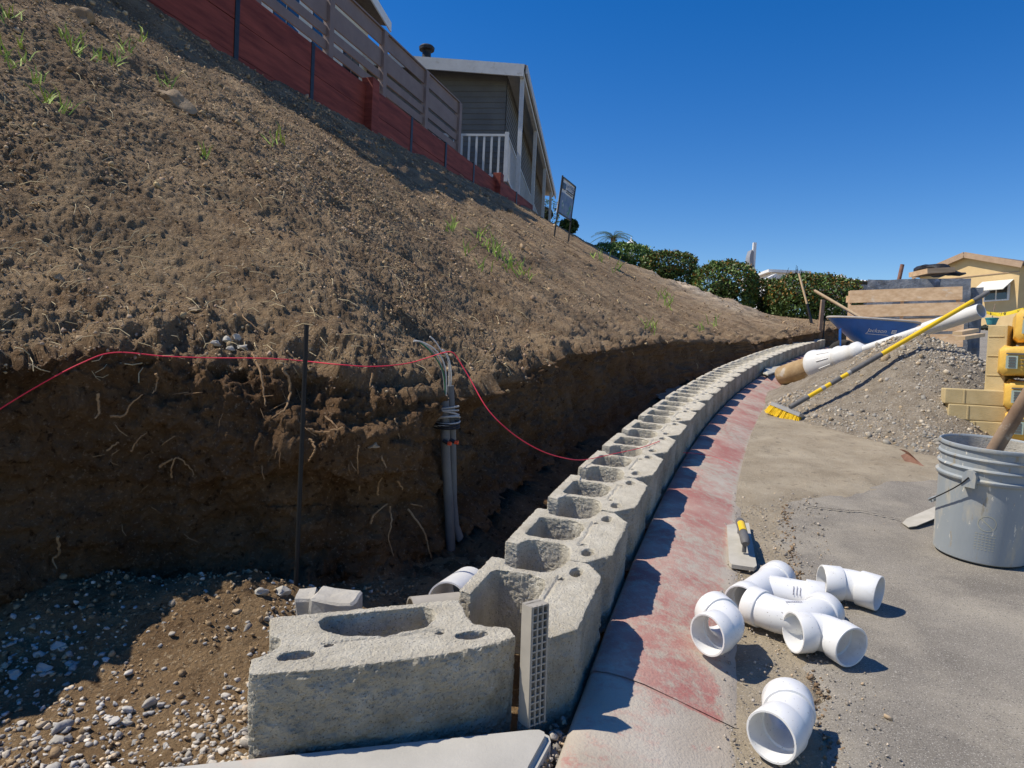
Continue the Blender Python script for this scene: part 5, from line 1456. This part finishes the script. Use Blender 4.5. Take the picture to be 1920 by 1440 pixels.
# ================================================================== CUT BANK DETAILS
stk_b, stk_t = G(553, 1142, -.03), None
stk_t = D(575, 609, stk_b.y)
solo('steel_rod', MB().tube([stk_b - Z3 * .1, stk_t], .0058, 10), mat('black_rod', (.006, .006, .007), (.012, .012, .012), rough=.6), 'tall thin black steel rod standing behind the corner block', 'steel rod', smooth=True)
def near_hill(px, py, o=.012, fall=2.2):
    h, n = hill_at(px, py)
    if h is None: return D(px, py, fall)
    d = (h - Vector((0, 0, CAMH))).normalized(); return h - d * o
# conduits
cd = thing('conduit_pair', 'two grey electrical conduits rising from the trench bound with coiled wire', 'conduit', tuple(D(850, 1032, 2.26)))
Yc = 2.24
MB().tube([D(846, 1040, Yc + .02), D(842, 960, Yc + .01), D(836, 860, Yc), D(833, 751, Yc)], .0148, 16).build('conduit', conduit, cd, True)
MB().tube([D(888, 1062, Yc + .02), D(866, 1020, Yc + .04), D(853, 985, Yc + .04), D(849, 940, Yc + .04), D(847, 820, Yc + .035), D(843, 723, Yc + .03)], .0140, 16).build('conduit', conduit, cd, True)
cw = MB()
for k in range(7):
    c0 = D(837 + random.uniform(-2, 2), 764 + 5.2 * k, Yc + .015); tl = random.uniform(-.25, .25)
    pts = [c0 + Vector((math.cos(a) * .040, math.sin(a) * .036, math.cos(a + k) * tl * .045)) for a in [2 * math.pi * i / 20 for i in range(21)]]
    cw.tube(pts, .0028, 6, False)
cw.build('coiled_wire', wire_gy, cd, True)
cw = MB()
for k in range(3):
    c0 = D(837, 792 + 4 * k, Yc + .015); pts = [c0 + Vector((math.cos(a) * .041, math.sin(a) * .037, .004 * math.sin(a))) for a in [2 * math.pi * i / 20 for i in range(21)]]; cw.tube(pts, .003, 6, False)
cw.build('black_tape', wire_bk, cd, True)
for px_, py_2 in ((840, 831), (853, 829)):
    MB().tube([D(px_ - 9, py_2 - 5, Yc - .022), D(px_, py_2, Yc - .026)], .006, 8).build('cap_sleeve', wire_bk, cd)
    MB().tube([D(px_, py_2, Yc - .026), D(px_ + 6, py_2 + 1, Yc - .028)], .0065, 8).build('end_cap', orange, cd)
for m_, pts in ((wire_gr, [(834, 752), (834, 720), (828, 690), (808, 660), (785, 640)]), (wire_wh, [(835, 752), (837, 715), (832, 680), (815, 655), (790, 641), (775, 640)]), (wire_wh, [(842, 724), (842, 690), (838, 668), (826, 655), (816, 640), (806, 631)]), (wire_gy, [(833, 752), (832, 712), (822, 672), (798, 648), (776, 637)]), (wire_wh, [(845, 724), (846, 700), (841, 672), (830, 655)])):
    P3 = [D(a, b, Yc - .01 * i) for i, (a, b) in enumerate(pts)]
    A_ = np.array([p[:] for p in P3]); sm = catmull(A_, np.linspace(0, len(A_) - 1.001, 24))
    MB().tube([Vector(p) for p in sm], .0024, 6).build('wire', m_, cd, True)
# mason string
def string(name, pts, label, r=.0016):
    A_ = np.array([p[:] for p in pts]); sm = catmull(A_, np.linspace(0, len(A_) - 1.001, 14 * len(A_)))
    return solo(name, MB().tube([Vector(p) for p in sm], r, 6), pink, label, 'string', smooth=True)
yr = lambda px, py, o=.02: near_hill(px, py, o)
rodY = stk_b.y
string('mason_string', [D(-40, 792, 1.62), yr(60, 730, .05), yr(150, 682, .04), yr(215, 661, .02), yr(310, 668, .03), yr(400, 671, .03), yr(500, 672, .04), yr(570, 677, .05), yr(640, 684, .04), yr(705, 687, .06), yr(770, 680, .10), D(838, 660, 2.16), D(856, 668, 2.16)], 'pink mason string running along the lip of the cut bank to the conduits')
string('mason_string', [D(856, 668, 2.16), D(880, 708, 2.14), D(915, 768, 2.10), D(960, 812, 2.10), D(1010, 843, 2.16), D(1055, 858, 2.3), G(1095, 862, .21), G(1150, 851, .205), G(1200, 840, .198), G(1237, 827, .195)], 'pink mason string sagging from the conduits down onto the block wall')
string('mason_string', [G(1262, 838, .12), G(1280, 848, .075), G(1305, 850, .060), G(1340, 857, .04), G(1372, 869, .02)], 'loose pink string end lying on the red kerb', .0014)
# roots in the bank
RT = [[(1010, 215), (1040, 290), (1055, 370), (1062, 430)], [(1130, 280), (1155, 320), (1160, 380), (1140, 440), (1090, 475)], [(440, 470), (500, 465), (520, 425), (570, 385)], [(625, 300), (628, 340), (610, 380)], [(390, 380), (395, 450), (380, 480)],
      [(685, 715), (690, 660), (715, 635), (770, 690), (770, 712)], [(640, 670), (690, 640)], [(525, 612), (550, 565), (590, 535)], [(430, 605), (475, 575)], [(1435, 585), (1430, 650), (1440, 765)], [(1230, 520), (1290, 535), (1370, 515)], [(1510, 785), (1515, 740), (1530, 715)],
      [(1630, 840), (1690, 920), (1710, 980), (1730, 1060)], [(1560, 830), (1565, 900), (1555, 960), (1575, 1030)], [(230, 950), (235, 1020), (210, 1040), (228, 1080)], [(1590, 730), (1612, 762)], [(940, 10), (980, 80), (1050, 130), (1078, 140)], [(1525, 630), (1545, 678)], [(1240, 560), (1260, 600), (1235, 650)], [(1300, 470), (1350, 520), (1330, 560)], [(1490, 300), (1480, 350)], [(1580, 480), (1600, 560)], [(1640, 820), (1690, 830)], [(1480, 900), (1500, 860), (1550, 820)]]
for k, rt in enumerate(RT):
    P3 = [near_hill(a / 2.133, b / 2.133 + 560, .018 + .012 * math.sin(i * 2 + k)) for i, (a, b) in enumerate(rt)]
    # keep each root on one depth so it hangs in front of the bank
    ym = sorted(p.y for p in P3)[0]; P3 = [D(a / 2.133, b / 2.133 + 560, .6 * p.y + .4 * ym) for p, (a, b) in zip(P3, rt)]
    A_ = np.array([p[:] for p in P3]); sm = catmull(A_, np.linspace(0, len(A_) - 1.001, 6 * len(A_))); sm += .0010 * rng.normal(size=sm.shape)
    r0 = random.uniform(.0022, .0042)
    solo('root', MB().tube([Vector(p) for p in sm], [r0 * (1 - .6 * i / len(sm)) for i in range(len(sm))], 6), root_m, 'pale bare root hanging out of the cut bank', 'root', group='roots in the cut bank', smooth=True)
mb = MB()
for k in range(40):
    px_, py_2 = random.uniform(150, 950), random.uniform(690, 1010)
    h, n = hill_at(px_, py_2)
    if h is None or h.y > 4.5: continue
    d = Vector((random.gauss(0, 1), random.gauss(0, .3), random.gauss(-.6, .8))).normalized() * random.uniform(.02, .06)
    p0 = h - ray(px_, py_2).normalized() * .006; mb.tube([p0, p0 + d * .5 + Vector((0, -.008, 0)), p0 + d], random.uniform(.0005, .0011), 4)
stuff(mb.build('rootlets', root_m, None), 'fine rootlets fringing the cut bank', 'roots')
mb = MB()
for k in range(900):
    px_, py_2 = random.uniform(0, 1500), random.uniform(20, 700)
    h, n = hill_at(px_, py_2)
    if h is None: continue
    d = Vector((random.gauss(0, 1), random.gauss(0, 1), random.gauss(0, .3))); d -= n * d.dot(n); d = d.normalized() * random.uniform(.03, .10) * (h.y / 4) ** .5
    p0 = h + n * .010; mb.tube([p0, p0 + d * .5 + n * .008, p0 + d], random.uniform(.0008, .0018) * (h.y / 3) ** .5, 4)
stuff(mb.build('straw_litter', straw_m, None), 'dry straw and twig litter on the bare slope', 'litter')
# grass sprouts
TF = [(20, 27), (37, 80), (10, 100), (67, 150), (90, 183), (117, 200), (147, 90), (180, 103), (213, 113), (133, 76), (263, 70), (237, 90), (322, 153), (385, 287), (517, 262), (30, 120), (48, 110), (125, 60),
      (900, 437), (915, 455), (930, 468), (940, 478), (950, 485), (958, 492), (966, 500), (844, 425), (872, 465), (981, 508), (1240, 552), (1250, 560), (1258, 566), (1130, 482), (1160, 500), (1310, 612), (1340, 600), (1225, 610), (905, 500), (1120, 478)]
mb = MB()
for (a, b) in TF:
    for q in range(random.randint(5, 11)):
        h, n = hill_at(a + random.gauss(0, 7), b + 8 + random.gauss(0, 4))
        if h is None: continue
        sc_ = (max(h.y, 2) / 4) ** .75
        L_ = random.uniform(.04, .13) * sc_; lean = Vector((random.gauss(.0, .5), random.gauss(0, .5), 1)).normalized()
        w_ = .0035 * sc_; sx = Vector((1, .3, 0)).normalized()
        p1 = h + lean * L_ * .6; p2 = h + lean * L_ + Vector((random.gauss(0, .25), random.gauss(0, .2), -.15)) * L_ * .5
        mb.add([h - sx * w_, h + sx * w_, p1 + sx * w_ * .8, p1 - sx * w_ * .8, p2], [(0, 1, 2, 3), (3, 2, 4)])
stuff(mb.build('grass', grass_m, None), 'sparse green grass sprouts on the slope', 'grass')
# rocks on the slope and the lip
def rock(px, py, size, label, m, seed, group=None, floor=False, sq=(1.2, .8, .7), rz=0.0):
    if floor: h = G(px, py, -.035); h.z = float(floor_z(np.array([h.x]), np.array([h.y]))[0])
    else:
        h, n = hill_at(px, py)
        if h is None: return
    P0, fs = rock_variant(seed, 3, 1.0, 6)
    s = size * (h.y if not floor else h.y) / FPX / 2
    Rz = Matrix.Rotation(rz, 3, 'Y')
    V = np.array([(Rz @ Vector((p[0] * sq[0], p[1] * sq[1], p[2] * sq[2])))[:] for p in P0]) * s
    V += s * .10 * np.stack([fbm(V / s * 2 + 1, 3, seed), fbm(V / s * 2 + 5, 3, seed + 1), fbm(V / s * 2 + 9, 3, seed + 2)], -1)
    mb = MB().add([Vector(v) + h + Vector((0, 0, s * .25)) for v in V], [tuple(f) for f in fs])
    return solo('rock', mb, m, label, 'rock', group=group, smooth=True)
rock(332, 198, 62, 'largest dusty rock on the slope, below the grass sprouts', boulder, 61, sq=(1.25, .8, .62), rz=.5)
rock(302, 181, 26, 'small rounded rock touching the largest slope rock', boulder, 62)
rock(160, 40, 48, 'dusty brown rock near the top left of the slope', boulder, 63, sq=(1.3, .8, .7), rz=.3)
for k, (a, b, s, lb) in enumerate(((422, 640, 20, 'pale stone left of centre in the small cluster above the pink string'), (440, 637, 24, 'largest pale stone of the small cluster above the pink string'), (456, 655, 20, 'pale stone touching the string at the right of the small cluster'), (405, 646, 18, 'leftmost pale stone of the small cluster above the pink string'), (433, 655, 16, 'pale stone lowest in the small cluster above the pink string'),
        (366, 583, 22, 'lone tan stone on the slope above the stone cluster'), (592, 381, 16, 'small pale stone high on the slope below the red wall'), (110, 523, 24, 'lone tan stone at the left of the slope'), (700, 838, 20, 'rounded stone stuck in the cut bank left of the conduits'))):
    rock(a, b, s, lb, rock_m if k < 5 else boulder, 64 + k)
for k, (a, b, s, lb) in enumerate(((104, 1243, 30, 'largest pale stone of the group at the edge of the bank shadow'), (75, 1250, 22, 'pale stone just left of the largest one in the bank shadow'), (28, 1280, 30, 'grey stone at the left edge of the gravel'), (80, 1275, 34, 'broad grey stone below the largest pale stone'), (105, 1396, 34, 'flat grey stone at the bottom left corner of the gravel'), (485, 1180, 26, 'pinkish stone nearest the steel rod'), (500, 1205, 22, 'grey stone beside the left end of the corner block'), (528, 1170, 30, 'tan stone wedged behind the corner block'), (240, 1357, 22, 'tan stone in the middle of the gravel'))):
    rock(a, b, s, lb, rock_m, 80 + k, floor=True)
# broken concrete and pipe behind the corner block
def chunk(px, py, Y, size, label, seed, rz):
    c = D(px, py, Y); bm = bmesh.new(); bmesh.ops.create_cube(bm, size=1); bmesh.ops.bevel(bm, geom=bm.edges[:], offset=.06, segments=1, affect='EDGES')
    bmesh.ops.subdivide_edges(bm, edges=bm.edges[:], cuts=2, use_grid_fill=True)
    bm.verts.index_update(); V = np.array([v.co[:] for v in bm.verts]) * np.array(size); fs = [tuple(v.index for v in f.verts) for f in bm.faces]; bm.free()
    V += .012 * np.stack([fbm(V * 14 + seed, 3, seed), fbm(V * 14 + 5, 3, seed + 1), fbm(V * 14 + 9, 3, seed + 2)], -1)
    R3 = np.array(Matrix.Rotation(rz, 3, 'Z') @ Matrix.Rotation(.12, 3, 'X')); V = V @ R3.T
    return solo('concrete_chunk', MB().add([Vector(v) + c for v in V], fs), rock_m, label, 'concrete chunk')
chunk(575, 1148, 1.50, (.040, .06, .09), 'small broken concrete chunk beside the steel rod', 3, .2)
chunk(632, 1146, 1.48, (.09, .07, .08), 'larger broken concrete chunk behind the corner block', 6, -.15)
p0, p1 = D(770, 1160, 1.52), D(862, 1150, 1.56)
sweep([p0, p0.lerp(p1, .3), p0.lerp(p1, .6), p1], [.046] * 4, [.042] * 4).v
o = sweep([p0, p0.lerp(p1, .5), p1], [.046] * 3, [.042] * 3); solo('drain_pipe', o, grid_m, 'grey drain pipe behind the corner block', 'pipe', smooth=True)
p0, p1 = D(838, 1130, 1.68), D(880, 1098, 1.86)
o = sweep([p0, p0.lerp(p1, .5), p1], [.050] * 3, [.046] * 3); solo('drain_pipe', o, pvc, 'white drain pipe end behind the second block', 'pipe', smooth=True)
